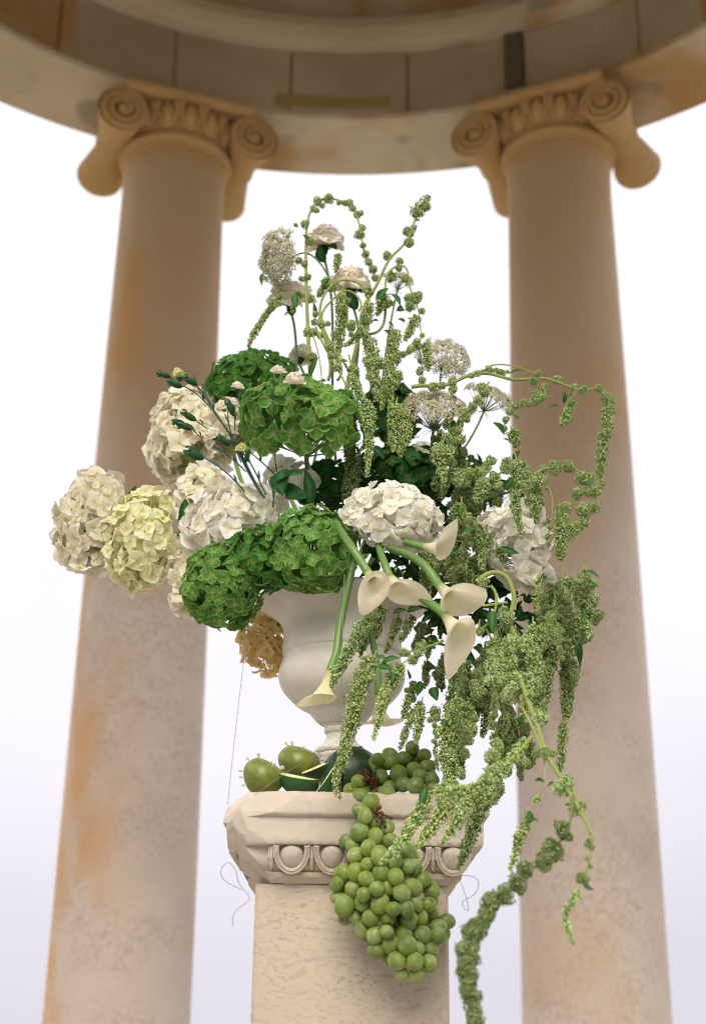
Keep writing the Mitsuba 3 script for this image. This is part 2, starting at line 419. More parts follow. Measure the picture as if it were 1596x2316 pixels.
ZN = ZS - 0.205
zz = np.linspace(0.30, ZN, 60)
w = np.clip((zz - 1.0) / (ZN - 1.0), 0, 1)
rr = 0.0685 * RH + (0.0578 - 0.0685) * RH * (0.35 * w + 0.65 * w ** 1.8)
rr[-3:] += [0.0, 0.002, 0.008]
shaft_v, shaft_f = lathe(np.stack([rr, zz], 1), 72)
SHAFT = mikit.ply(trimesh.Trimesh(shaft_v, shaft_f, process=False), 'column_stone', smooth=40)
b0 = 0.0685 * RH
base_prof = [(b0 + 0.012, 0.30), (b0 + 0.016, 0.285), (b0 + 0.04, 0.275), (b0 + 0.046, 0.255), (b0 + 0.02, 0.235), (b0 + 0.022, 0.20), (b0 + 0.05, 0.185), (b0 + 0.078, 0.15), (b0 + 0.07, 0.105), (b0 + 0.05, 0.1005)]
vv, ff = lathe(base_prof[::-1], 64)
BASE = mikit.ply(trimesh.Trimesh(vv, ff, process=False), 'column_stone', smooth=45)
pl = trimesh.creation.box([2 * b0 + 0.17, 2 * b0 + 0.17, 0.1])
pl.apply_translation([0, 0, 0.0505])
PLINTH = mikit.ply(pl, 'column_stone')
for k in range(8):
    a = ANG + np.pi / 8 + (k - 1) * DA
    c = (CX + RC * math.sin(a), CY + RC * math.cos(a))
    col = newkey(rot + '__column')
    if k in (0, 1):
        labels[col] = {'label': ('left column, rust stained along its outer side', 'right column, pinkish and paler than the left one')[k]}
    M = mat([c[0], c[1], 0], rotz(-a))
    part(col, 'shaft', SHAFT, m=M)
    part(col, 'base', BASE, m=M)
    part(col, 'plinth', PLINTH, m=M)
    capital_parts(col, c, a, k in (0, 1))
# ------------------------------------------------------------------ the pedestal
UY = 1.78                                                    # the urn's axis, metres ahead
PX = at(797, 1900, 1.62)[0]
HW = 0.157
PY0 = UY - HW                                                # front plane of the pedestal's cap
ZT = at(797, 1791, PY0 + 0.012)[2]                           # its top


def zf(py, y=PY0):
    return at(797, py, y)[2]


ped = thing('pedestal', 'square carved marble pedestal with egg-and-dart cap and chipped corner', 'pedestal')


def square_sweep(prof, n=1):
    """Square rings from (half width, z), joined."""
    vs = []
    for h, z in prof:
        e = np.linspace(-1, 1, 25)[:-1]
        o = np.ones_like(e)
        p = np.concatenate([np.stack([e, -o], 1), np.stack([o, e], 1), np.stack([-e, o], 1), np.stack([-o, -e], 1)]) * h
        vs.append(np.c_[p, np.full(len(p), z)])
    v = np.concatenate(vs + [[[0, 0, prof[0][1]], [0, 0, prof[-1][1]]]])
    n, j = len(v) - 2, np.arange(96)
    caps = np.vstack([np.stack([j * 0 + n, (j + 1) % 96, j], 1), np.stack([j * 0 + n + 1, n - 96 + j, n - 96 + (j + 1) % 96], 1)])
    return v, np.vstack([grid_faces(len(prof), 96, True), caps])


z_lip, z_ab, z_egg0, z_egg1, z_f0, z_sh = zf(1846), zf(1897), zf(1909), zf(1972, PY0 + 0.03), zf(1978, PY0 + 0.036), zf(1999, PY0 + 0.043)
HS = 0.112
capprof = [(1e-3, ZT), (HW - 0.012, ZT), (HW - 0.004, ZT - 0.003), (HW, ZT - 0.010), (HW, z_lip + 0.003), (HW - 0.003, z_lip), (HW - 0.0065, z_lip - 0.001), (HW - 0.0065, z_ab), (HW - 0.008, z_egg0),
           (HW - 0.021, z_egg0 - 0.0005), (HW - 0.022, z_egg0 - 0.012), (HW - 0.026, z_egg0 - 0.022), (HW - 0.034, z_egg1), (HW - 0.030, z_egg1 - 0.001), (HW - 0.031, z_f0 - 0.004), (HW - 0.036, z_sh + 0.003), (HW - 0.040, z_sh),
           (HS + 0.0005, z_sh - 0.0005), (HS - 0.012, z_sh - 0.001), (1e-3, z_sh - 0.001)]
v, f = square_sweep(capprof)
cm = m3.Manifold(m3.Mesh(v.astype(np.float32), f.astype(np.uint32)))
if cm.num_tri() == 0 or cm.volume() < 0:
    cm = m3.Manifold(m3.Mesh(v.astype(np.float32), f[:, ::-1].astype(np.uint32)))
cm = cm.translate([PX, UY, 0])
rngc = np.random.default_rng(3)


def chip(center, rad, seed):
    b = trimesh.creation.icosphere(3)
    n = meshkit.fbm(np.array(b.vertices) * 1.7 + seed, 3)
    v = np.array(b.vertices) * (0.82 + 0.45 * n[:, None]) * rad + center
    return m3.Manifold(m3.Mesh(v.astype(np.float32), np.array(b.faces).astype(np.uint32)))


L = PX - HW
for cpos, rad, sd in (((L - 0.030, PY0 - 0.030, ZT + 0.018), (0.068, 0.070, 0.058), 1.0), ((L - 0.026, PY0 - 0.022, ZT - 0.05), (0.066, 0.062, 0.06), 2.0), ((L - 0.012, PY0 + 0.1, zf(1985)), (0.03, 0.12, 0.022), 12.0), ((L + 0.012, PY0 - 0.03, ZT + 0.012), (0.06, 0.036, 0.025), 5.0),
                      ((L - 0.024, PY0 - 0.012, zf(1965)), (0.048, 0.042, 0.03), 7.0),
                      ((PX + HW + 0.025, PY0 - 0.03, ZT + 0.010), (0.045, 0.045, 0.03), 3.0), ((PX + 0.03, PY0 - 0.02, ZT + 0.012), (0.05, 0.0225, 0.0135), 4.0), ((PX + HW + 0.012, PY0 - 0.012, zf(1985)), (0.03, 0.04, 0.02), 9.0)):
    cm = cm - chip(np.array(cpos), np.array(rad), sd)
key_t = np.array([0.75, 0.28, -0.05, -0.35, -0.75])
key_q = np.array([(0.020, 0.016, ZT - 0.004), (0.013, 0.011, ZT - 0.03), (0.012, 0.010, ZT - 0.05), (0.02, 0.018, z_egg0 - 0.006), (0.034, 0.034, z_egg1)])
for tilt in np.linspace(0.75, -0.75, 11):
    q = np.array([np.interp(-tilt, -key_t, key_q[:, j]) for j in range(3)])
    for az in np.linspace(0.25, 1.3, 8):                      # the front left corner is worn round
        nn = np.array([-math.sin(az) * math.cos(tilt), -math.cos(az) * math.cos(tilt), math.sin(tilt)])
        off = 0.0015 * (meshkit.noise(np.array([az * 3.1, tilt * 4.0, 2.0])) - 0.5)
        cm = cm.trim_by_plane((-nn).tolist(), float(-nn @ np.array([L + q[0] * 1.6, PY0 + q[1] * 0.9, q[2]]) - off))
mesh = cm.to_mesh()
mesh = cm.refine_to_length(0.007).to_mesh()
cv, cf = np.array(mesh.vert_properties[:, :3], float), np.array(mesh.tri_verts)
wear = meshkit.fbm(cv * 34.0, 4, seed=2) - 0.5 + 0.7 * (meshkit.fbm(cv * 110.0, 2, seed=8) - 0.5)
nrm_ = np.zeros_like(cv)
for kk in range(3):
    np.add.at(nrm_, cf[:, kk], np.cross(cv[cf[:, 1]] - cv[cf[:, 0]], cv[cf[:, 2]] - cv[cf[:, 0]]))
nrm_ /= np.linalg.norm(nrm_, axis=1, keepdims=True) + 1e-12
near_corner = np.clip(1 - np.linalg.norm(cv - [L, PY0, ZT - 0.04], axis=1) / 0.12, 0, 1)[:, None]
cv = cv + nrm_ * wear[:, None] * (0.0016 + 0.0035 * near_corner)
part(ped, 'cap', mikit.ply(trimesh.Trimesh(cv, cf, process=False), 'pedestal_stone', smooth=60))
# egg and dart on front and both sides
EG = MB()
sp = (1028 - 567) / 5 * sc(797, 1940, PY0)
for face in range(3):
    ang = (0, -np.pi / 2, np.pi / 2)[face]
    Rf = rotz(ang)

    def place(v):
        return (v + [0, -HW + (0.008 if face else 0.0), 0]) @ Rf.T + [PX, UY, 0]
    zc, hh = (z_egg0 + z_egg1) / 2, (z_egg0 - z_egg1) / 2
    lean = 0.015 / (2 * hh)
    for i in range(-3, 3):
        x0 = (i + 0.5) * sp
        if abs(x0) > HW - (0.012 if face == 0 else 0.11) or (face == 0 and i == -3):
            continue
        e = ICO3[0] * [0.0145, 0.0105, hh * 0.97]
        e = e * [1, 1, 1] + [x0, 0.0225, zc + 0.001]
        e[:, 1] += (zc - e[:, 2]) * lean
        part(ped, 'cap__egg', mikit.ply((place(e), ICO3[1]), 'pedestal_stone', smooth=True))
        mb = MB()
        for rad, th in ((0.0168, 0.0023), (0.0198, 0.0018)):
            u = np.linspace(-0.15, np.pi + 0.15, 26)
            ring = np.stack([x0 + rad * np.cos(u), 0 * u + 0.0150, zc + hh * 0.62 - (hh * 1.6 + (rad - 0.0168)) * np.sin(u)], 1)
            ring[:, 1] += (zc - ring[:, 2]) * lean
            ring[:, 2] = np.minimum(ring[:, 2], z_egg0 - 0.001)
            mb.tube(ring, th, 6)
        part(ped, 'cap__egg_shell', mikit.ply((place(np.vstack(mb.v)), np.vstack(mb.f)), 'pedestal_stone', smooth=50))
    for i in range(-2, 3):
        x0 = i * sp
        if face and i:
            continue
        mb = MB()
        for dx, wd in ((0, 0.0026), (-0.0032, 0.0013), (0.0032, 0.0013)):
            zb = z_egg1 + (0.002 if dx == 0 else 0.010)
            pts = np.array([[x0 + dx * 0.9, 0.0135, z_egg0 - 0.001], [x0 + dx, 0.016, zc], [x0 + dx * 0.75, 0.023, zb + 0.006], [x0 + dx * 0.4, 0.026, zb - 0.001]])
            mb.tube(pts, [wd * 0.8, wd * 0.9, wd * 1.35, wd * 0.25], 6)
        part(ped, 'cap__dart', mikit.ply((place(np.vstack(mb.v)), np.vstack(mb.f)), 'pedestal_stone', smooth=40))
zs = np.linspace(z_sh - 0.0012, 0.2, 8)
ch = 0.0035
sq = np.array([(HS - ch, -HS), (HS, -HS + ch), (HS, HS - ch), (HS - ch, HS), (-HS + ch, HS), (-HS, HS - ch), (-HS, -HS + ch), (-HS + ch, -HS)])
v = np.concatenate([np.c_[sq + [PX, UY], np.full(8, z)] for z in zs])
part(ped, 'shaft', mikit.ply(trimesh.Trimesh(v, grid_faces(8, 8, True)[:, ::-1], process=False), 'shaft_stone', smooth=20))
v, f = square_sweep([(1e-3, 0.205), (HS + 0.004, 0.205), (HS + 0.02, 0.19), (HS + 0.03, 0.16), (HS + 0.045, 0.145), (HS + 0.045, 0.001), (1e-3, 0.001)])
part(ped, 'foot_block', mikit.ply(trimesh.Trimesh(v + [PX, UY, 0], f, process=False), 'pedestal_stone', smooth=25))

# ------------------------------------------------------------------ the urn
UXp = at(773, 1500, UY)
us = sc(773, 1500, UY)
urn = thing('urn', 'off-white painted footed urn with flared rim on the marble pedestal', 'urn')


def zu(py):
    return at(773, py, UY)[2]


def urn_prof(rows):
    return [(r * us, zu(py)) for r, py in rows]


bowl = urn_prof([(45, 1640), (62, 1625), (75, 1611), (95, 1600), (118, 1580), (134, 1560), (142, 1537), (141, 1517), (135, 1500), (131, 1488), (133, 1484), (135, 1478), (134, 1450), (135, 1425), (141, 1412), (155, 1398), (175, 1385), (190, 1377), (197, 1372), (199, 1367), (197, 1363), (188, 1366),
                 (165, 1382), (140, 1400), (126, 1425), (124, 1470), (128, 1520), (110, 1570), (60, 1600), (1, 1605)])
p = np.array(bowl)
p = np.vstack([CubicSpline(np.arange(20), p[:20])(np.linspace(0, 19, 90)), p[20:]])
vv, ff = lathe(p, 96)
part(urn, 'bowl', mikit.ply(trimesh.Trimesh(vv + [UXp[0], UY, 0], ff, process=False), 'urn_paint', smooth=50))
stem = urn_prof([(1, 1620), (47, 1622), (47, 1634), (42, 1641), (36, 1646), (36, 1650), (37.5, 1655), (36, 1659), (32, 1662), (31.5, 1667), (34, 1675), (40, 1683), (46, 1688), (52, 1692), (54, 1698), (52, 1704), (49, 1706), (50, 1710), (50, 1714),
                 (45, 1722), (44, 1740), (47, 1752)]) + [(50 * us, ZT + 0.012), (58 * us, ZT + 0.010), (59 * us, ZT + 0.001), (1e-3, ZT + 0.001)]
vv, ff = lathe(stem[::-1], 72)
part(urn, 'foot', mikit.ply(trimesh.Trimesh(vv + [UXp[0], UY, 0], ff, process=False), 'urn_paint', smooth=40))
# ------------------------------------------------------------------ fruit on the pedestal
ZOOM = {'a': (518.7, 407.6, .3482), 'b': (333.4, 778.0, .3483), 'c': (796.6, 778.1, .4063), 'd': (120.4, 1018.9, .3483), 'e': (518.7, 1296.8, .3483), 'f': (889.2, 1296.8, .3483),
        'g': (481.7, 1648.8, .4063), 'h': (926.3, 1713.6, .3483), 'k': (741.0, 1093.0, .2902), 'p': (0.0, 0.0, 1.0)}


def px(zm, x, y):
    o = ZOOM[zm]
    return o[0] + x * o[2], o[1] + y * o[2]


def pt(zm, x, y, yy):
    return at(*px(zm, x, y), yy)


def rsc(zm, r, yy):
    """A length on the photograph as metres at a distance."""
    return r * ZOOM[zm][2] * sc(798, 1500, yy)


rng = np.random.default_rng(11)
grapes = [(925, 185, 40), (995, 150, 42), (1060, 165, 45), (1095, 130, 42), (1135, 170, 43), (1165, 160, 40), (925, 215, 40), (1005, 200, 42), (935, 265, 44), (1025, 260, 47), (1080, 235, 43), (1120, 240, 42), (1160, 275, 42),
          (1200, 290, 38), (1210, 265, 36), (1180, 210, 40), (1110, 315, 43), (1055, 310, 42), (990, 325, 42), (1165, 330, 40), (1225, 335, 36), (805, 300, 43), (775, 345, 42), (815, 370, 46), (955, 365, 44), (905, 387, 42),
          (860, 428, 45), (850, 492, 43), (905, 525, 44), (962, 548, 40), (822, 585, 50), (905, 602, 46), (985, 630, 46), (755, 637, 43), (867, 665, 42), (1080, 687, 44), (795, 712, 46), (925, 712, 47), (870, 757, 44),
          (1015, 742, 44), (1078, 768, 42), (735, 812, 43), (790, 797, 46), (865, 842, 43), (937, 803, 45), (1000, 827, 43), (1120, 792, 43), (1160, 832, 43), (700, 860, 38), (785, 892, 51), (900, 892, 42), (975, 885, 40),
          (1110, 897, 51), (1205, 907, 45), (735, 977, 51), (837, 962, 46), (937, 972, 48), (1040, 932, 50), (1120, 967, 42), (1195, 968, 42), (790, 1045, 45), (880, 1047, 51), (967, 1067, 46), (1060, 992, 42), (1145, 1042, 46),
          (1225, 1040, 43), (1290, 1077, 40), (735, 1052, 40), (830, 1112, 42), (917, 1150, 45), (987, 1202, 49), (1065, 1132, 50), (1085, 1070, 42), (1170, 1152, 46), (1250, 1100, 48), (1080, 1217, 48), (1145, 1225, 42),
          (917, 1215, 42), (1030, 1297, 47), (1115, 1302, 46), (1200, 1277, 43), (1205, 1212, 42), (1042, 1345, 36), (1125, 1342, 40), (1240, 1150, 42), (960, 1122, 40), (852, 920, 38), (1010, 1000, 40), (700, 930, 40)]
GP, GR = [], []
for x, y, r in grapes:
    top = y < 400
    if top:
        yy = PY0 + 0.035 + 0.02 * rng.random() - 0.0002 * (y - 200)
        if y > 330:
            yy = PY0 + 0.012
    else:
        cx = 870 + (y - 400) * 0.16
        half = 120 + (y - 400) * 0.22
        yy = PY0 - 0.016 - 0.034 * max(0.0, 1 - ((x - cx) / max(half, 120)) ** 2) * min(1, (y - 380) / 350) + (0.012 if y < 640 else 0.012 if y > 1000 else 0.0)
    yy += rng.uniform(-0.003, 0.003)
    GP.append(pt('g', x, y, yy))
    GR.append(rsc('g', r, yy))
n0 = len(GP)
for i in range(n0):                                             # the hidden layer behind, against the stone
    x, y, r = grapes[i]
    if i % 3 != 1 and y > 120:
        p = np.array(GP[i]) + [rng.uniform(-0.008, 0.008), 0.021, rng.uniform(-0.008, 0.008)]
        if y > 400:
            p[1] = min(p[1], PY0 - 0.012 + (0.03 if y > 860 else 0.0))
        GP.append(p)
        GR.append(GR[i] * 0.92)
GP, GR = np.array(GP), np.array(GR)
for it in range(60):                                            # push overlapping grapes apart, mostly in depth
    d = GP[:, None] - GP[None]
    L_ = np.linalg.norm(d, axis=2) + np.eye(len(GP))
    ov = np.clip((GR[:, None] + GR[None]) * 0.93 - L_, 0, None) * (1 - np.eye(len(GP)))
    GP += np.clip((d / L_[..., None] * ov[..., None]).sum(1) * [0.10, 0.34, 0.10], -0.004, 0.004)
bunch = thing('grape_bunch', 'bunch of green grapes draped over the pedestal front', 'grapes')
gv = ICO2[0].copy()
gv[:, 2] *= 1.06
GRAPE = mikit.ply((gv, ICO2[1]), 'grape_skin', smooth=True)
for p, r in zip(GP, GR):
    R = frame(unit(rng.normal(size=3) + [0, 0, 1.2]))
    part(bunch, 'grape', GRAPE, m=mat(p, R @ np.diag([1, rng.uniform(.9, 1.04), rng.uniform(0.98, 1.16)]), r * rng.uniform(.9, 1.05)))
mb = MB()
BR = (0.09, 0.045, 0.02)
spine = spline([pt('g', 1150, 230, PY0 + 0.05), pt('g', 900, 260, PY0 + 0.055), pt('g', 880, 380, PY0 + 0.02), pt('g', 900, 480, PY0 - 0.012), pt('g', 930, 700, PY0 - 0.02), pt('g', 1000, 1000, PY0 - 0.018), pt('g', 1080, 1280, PY0 - 0.014)], 40)
mb.tube(spine, 0.0022, 6, (0.16, 0.15, 0.04))
for p in GP[:n0]:
    q = spine[np.argmin(np.linalg.norm(spine - p, axis=1))]
    mb.tube(spline([q, (p + q) / 2 + [0, 0, 0.004], p], 5), 0.0009, 4, (0.17, 0.17, 0.05))
for x, y in ((850, 250), (870, 300), (845, 280), (890, 290), (880, 330), (860, 240), (905, 320), (910, 465), (930, 470), (895, 470)):
    p = pt('g', x, y, PY0 + (0.028 if y < 400 else -0.03))
    for _ in range(4):
        q = p + rng.normal(size=3) * 0.006
        mb.tube([p, q], [0.0012, 0.0006], 4, BR)
        mb.add(ICO[0] * rng.uniform(0.0012, 0.003) + q, ICO[1], BR)
part(bunch, 'stalk', mb.ply('matte'))


def fruit_skin(c0, c1, v, seed, f=3.0):
    n = meshkit.fbm(np.asarray(v) * f + seed, 4)[:, None]
    t = np.clip((n - 0.3) * 2.2, 0, 1)
    return np.asarray(c0) * (1 - t) + np.asarray(c1) * t


def cactus_fruit(label, c, rx, rz, tilt, knobs, yy):
    k = thing('cactus_fruit', label, 'cactus fruit', 'green cactus fruits')
    v, f = ICO3
    u = v.copy()
    h = u[:, 2]
    u = u * (1 + 0.05 * np.sin(3 * np.arctan2(v[:, 1], v[:, 0]))[:, None] * (1 - h[:, None] ** 2))
    u[:, 2] = np.where(h > 0.8, 0.8 + (h - 0.8) * -0.5, h) * 1.05            # sunken crown
    u[:, :2] *= (1 - 0.16 * np.clip(-h, 0, 1))[:, None]
    cp, s = pt('g', *c, yy), sc(700, 1750, yy) * .4063
    Rm = frame([math.sin(tilt), -0.25, math.cos(tilt)])
    w = (u * [rx * s, rx * s * 0.95, rz * s]) @ Rm.T
    w[:, 2] = np.maximum(w[:, 2], ZT - cp[2] + 0.0008)
    mbf = MB().add(w + cp, f, fruit_skin((0.095, 0.14, 0.02), (0.19, 0.22, 0.04), v, yy * 9))
    part(k, 'skin', mbf.ply('glossy_skin'))
    for i, (x, y, a) in enumerate(knobs):
        q = pt('g', x, y, yy)
        d = unit(q - cp)
        d[1] = -0.25
        # seat the knob on the skin
        loc = (w - 0)
        j = np.argmax((w @ unit(d)) - 0.6 * np.linalg.norm(w - np.outer(w @ unit(d), unit(d)), axis=1))
        base = w[j] + cp
        ax = unit(unit(d) + np.array([math.sin(a) * .7, rng.uniform(-.5, .2), math.cos(a) * .5]))
        L_ = 0.0062
        kb = MB().tube([base - ax * 0.001, base + ax * L_ * .35, base + ax * L_ * .7, base + ax * L_ * .95, base + ax * L_ * 1.02], [0.0008, 0.0009, 0.0019, 0.0015, 0.0004], 8, (0.62, 0.58, 0.5))
        part(k, 'bud_stub', kb.ply('matte'))
    return k


cactus_fruit('round green cactus fruit with pale stubs at the left end of the pedestal top', (278, 268), 118, 100, 0.5,
             [(275, 160, 0), (340, 155, .3), (225, 205, -.5), (270, 195, 0), (365, 175, .3), (385, 180, .5), (420, 185, 1), (175, 245, -1), (165, 275, -1.2), (150, 328, -1.5)], PY0 + 0.062)
cactus_fruit('rounder green cactus fruit behind, between the front cactus fruit and the dark cut fruit', (478, 190), 122, 98, 0.3,
             [(505, 82, 0.1), (550, 103, .5), (590, 148, 1.0), (470, 94, -.1), (420, 110, -.4), (600, 175, 1.2)], PY0 + 0.115)


def wedge(label, cut, deep, roll, yy, dark=(0.012, 0.05, 0.012)):
    """A slice of fruit like a slim boat: skin outside, two pale cut faces that meet along the core line."""
    k = thing('fruit_wedge', label, 'cut fruit', 'dark green cut fruit pieces')
    a, b = pt('g', *cut[0], yy[0]), pt('g', *cut[1], yy[1])
    L_ = np.linalg.norm(b - a) / 2
    ax = unit(b - a)
    t = np.linspace(-1, 1, 25)
    ph = np.linspace(0, 1.9, 13)
    prof = np.sqrt(np.clip(1 - t ** 2, 0, 1)) ** 0.85
    Dp = deep * sc(700, 1750, yy[0]) * .4063
    out = np.array([0.0, -math.cos(roll), -math.sin(roll)])
    out = unit(out - ax * (out @ ax))
    side = np.cross(ax, out)
    side = side if side[2] < 0 else -side
    C = (a + b) / 2
    v = (C + t[:, None, None] * L_ * ax + (prof[:, None] * Dp)[..., None] * (np.cos(ph)[None, :, None] * out + np.sin(ph)[None, :, None] * side)).reshape(-1, 3)
    v[:, 2] = np.maximum(v[:, 2], ZT + 0.0006)
    mbs = MB().add(v, grid_faces(25, 13), fruit_skin(dark, np.array(dark) * 2.4, v * 30, 1.0, 1.0))
    part(k, 'skin', mbs.ply('glossy_skin'))
    vv = v.reshape(25, 13, 3)
    mbf = MB()
    core = C + t[:, None] * L_ * 0.96 * ax + out * Dp * 0.12
    core[:, 2] = np.maximum(core[:, 2], ZT + 0.0008)
    for e in (0, 12):
        rows = np.stack([vv[:, e] * (1 - q) + core * q for q in (0, 0.06, 0.3, 1)], 0)
        col = np.repeat(np.array([(0.12, 0.24, 0.04), (0.40, 0.47, 0.16), (0.56, 0.58, 0.28), (0.6, 0.58, 0.3)]), 25, 0)
        mbf.add(rows.reshape(-1, 3), grid_faces(4, 25), col)
    part(k, 'flesh', mbf.ply('matte'))


wedge('dark green wedge of cut fruit lying lowest, in front of the cactus fruits', ((388, 240), (592, 282)), 112, 0.3, (PY0 + 0.068, PY0 + 0.044))
wedge('cut fruit wedge with the longest pale edge, leaning up behind the lowest wedge', ((500, 236), (690, 158)), 88, 0.34, (PY0 + 0.1, PY0 + 0.07))
wedge('pointed dark green fruit wedge standing on end beside the whole avocado', ((692, 172), (575, 352)), 92, 0.3, (PY0 + 0.075, PY0 + 0.035))
av = thing('avocado', 'whole dark green avocado between the cut fruit and the grapes', 'avocado')
cp = pt('g', 775, 262, PY0 + 0.085)
w = ICO3[0] * np.array([0.036, 0.036, 0.036]) * [1.12, 1, 1]
w[:, 0] *= 1 - 0.1 * w[:, 2] / 0.035
w *= (1 + 0.025 * (meshkit.fbm(ICO3[0] * 9, 2)[:, None] - 0.5))
w[:, 2] = np.maximum(w[:, 2], ZT - cp[2] + 0.0008)
part(av, 'skin', MB().add(w + cp, ICO3[1], fruit_skin((0.008, 0.03, 0.010), (0.016, 0.055, 0.016), ICO3[0], 4.0, 6.0)).ply('glossy_skin'))
top = w[np.argmax(w[:, 2] + 0.3 * w[:, 0])] + cp
part(av, 'stalk_scar', MB().tube([top - [0, 0, 0.001], top + [0.0005, 0, 0.002]], [0.003, 0.002], 8, (0.12, 0.08, 0.04)).ply('matte'))
# ------------------------------------------------------------------ flowers: hydrangeas
def lerp(a, b, t):
    return np.asarray(a) * (1 - t) + np.asarray(b) * t


def petal_grid(nu, nv, width, length, cup, curl, ruffle, rg, tip=0.0, r0=0.06):
    """A petal that grows along +x from r0 to length; returns vertices (nv, nu, 3), across u in -1..1 and along v in 0..1."""
    u, v = np.linspace(-1, 1, nu), np.linspace(0, 1, nv)
    U, V = np.meshgrid(u, v)
    w = width * np.sin(np.pi * np.clip(0.08 + 0.86 * V ** (0.85 + 0.1 * tip), 0, 1)) ** 0.72
    w[-1] *= 0.55 if tip < 0.5 else 0.25
    x = r0 + (length - r0) * (V - 0.10 * (1 - tip * 0.6) * U ** 2 * V ** 2)
    y = U * w
    z = cup * U ** 2 * w + curl * V ** 2 + ruffle * np.sin(U * 3.1 + rg.uniform(0, 6)) * V + ruffle * np.sin(V * 5 + U * 2 + rg.uniform(0, 6)) * 0.6 * V
    return np.stack([x, y, z], -1), U, V


KINDS = {   # base, pale edge, centre, back layer
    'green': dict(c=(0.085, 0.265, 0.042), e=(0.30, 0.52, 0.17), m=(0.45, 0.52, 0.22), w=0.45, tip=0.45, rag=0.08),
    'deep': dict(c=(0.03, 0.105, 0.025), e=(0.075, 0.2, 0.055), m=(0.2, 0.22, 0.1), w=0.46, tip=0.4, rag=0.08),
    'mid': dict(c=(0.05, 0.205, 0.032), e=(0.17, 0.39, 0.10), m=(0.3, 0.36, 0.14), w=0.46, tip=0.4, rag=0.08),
    'white': dict(c=(0.89, 0.87, 0.82), e=(0.92, 0.905, 0.87), m=(0.72, 0.73, 0.48), w=0.56, tip=0.05, rag=0.09),
    'lime': dict(c=(0.86, 0.84, 0.54), e=(0.92, 0.90, 0.74), m=(0.62, 0.64, 0.16), w=0.55, tip=0.05, rag=0.1),
    'cream': dict(c=(0.885, 0.85, 0.73), e=(0.91, 0.89, 0.81), m=(0.68, 0.66, 0.32), w=0.56, tip=0.05, rag=0.1),
    'tan': dict(c=(0.86, 0.68, 0.32), e=(0.88, 0.76, 0.46), m=(0.62, 0.46, 0.2), w=0.5, tip=0.1, rag=0.16),
}
FLORETS = {}


def florets(kind):
    if kind not in FLORETS:
        d, out = KINDS[kind], []
        for s in range(7):
            rg = np.random.default_rng(100 * len(FLORETS) + s)
            mb = MB()
            tone = rg.uniform(0.82, 1.16)
            for q in range(4):
                p, U, V = petal_grid(5, 6, d['w'] * rg.uniform(.9, 1.1), rg.uniform(.86, 1.08), rg.uniform(.02, .36), rg.uniform(-.18, .22), d['rag'] * rg.uniform(.4, 1.3), rg, d['tip'])
                a = q * np.pi / 2 + rg.uniform(-.12, .12)
                R = rotz(a)
                p = p + [0, 0, 0.05 * (q % 2)]
                vein = np.exp(-(U / 0.16) ** 2) * 0.55 * (1 - V * 0.5)
                edge = np.clip((np.maximum(np.abs(U), V ** 3) - 0.72) / 0.28, 0, 1)
                t = np.clip(np.maximum(vein, edge), 0, 1)[..., None]
                col = (lerp(d['c'], d['e'], t) * tone)
                cen = np.clip(1 - V * 3.2, 0, 1)[..., None] * 0.8
                col = lerp(col, d['m'], 1) * cen + col * (1 - cen)
                mb.add(p.reshape(-1, 3) @ R.T, grid_faces(6, 5), col.reshape(-1, 3))
            mb.add(ICO[0] * [.075, .075, .09] + [0, 0, .07], ICO[1], d['m'])
            v, f, c = np.vstack(mb.v), np.vstack(mb.f), np.vstack(mb.c)
            out.append((tinted(v, f, c, 'petal'), v, f, np.clip(c, 0, 1)))
        FLORETS[kind] = out
    return FLORETS[kind]


GREENSTEM, DARKSTEM, LEAFC = (0.16, 0.25, 0.06), (0.03, 0.08, 0.032), (0.026, 0.082, 0.028)


def leaf(mb, a, b, width, nrm=(0, -1, 0.4), fold=0.25, bend=0.12, c=LEAFC, n=9):
    a, b = np.asarray(a, float), np.asarray(b, float)
    L_, x = np.linalg.norm(b - a), unit(b - a)
    F = frame(nrm, x)
    nz = unit(np.asarray(nrm, float) - x * (np.asarray(nrm, float) @ x))
    y = np.cross(nz, x)
    v = np.linspace(0, 1, n)
    w = width * np.sin(np.pi * v ** 0.8) ** 0.85
    w[0], w[-1] = width * 0.06, width * 0.01
    us = np.linspace(-1, 1, 5)
    p = a + (v[:, None, None] * L_) * x + (us[None, :, None] * w[:, None, None]) * y + ((fold * np.abs(us)[None, :] * w[:, None]) + bend * L_ * (np.sin(np.pi * v) * -1)[:, None] * -1)[..., None] * nz
    cc = np.repeat(np.array([[1, 1, 1]]), 5 * n, 0) * np.asarray(c)
    cc = cc.reshape(n, 5, 3)
    cc[:, 2] = np.asarray(c) * 1.9 + 0.01
    return mb.add(p.reshape(-1, 3), grid_faces(n, 5), cc.reshape(-1, 3))


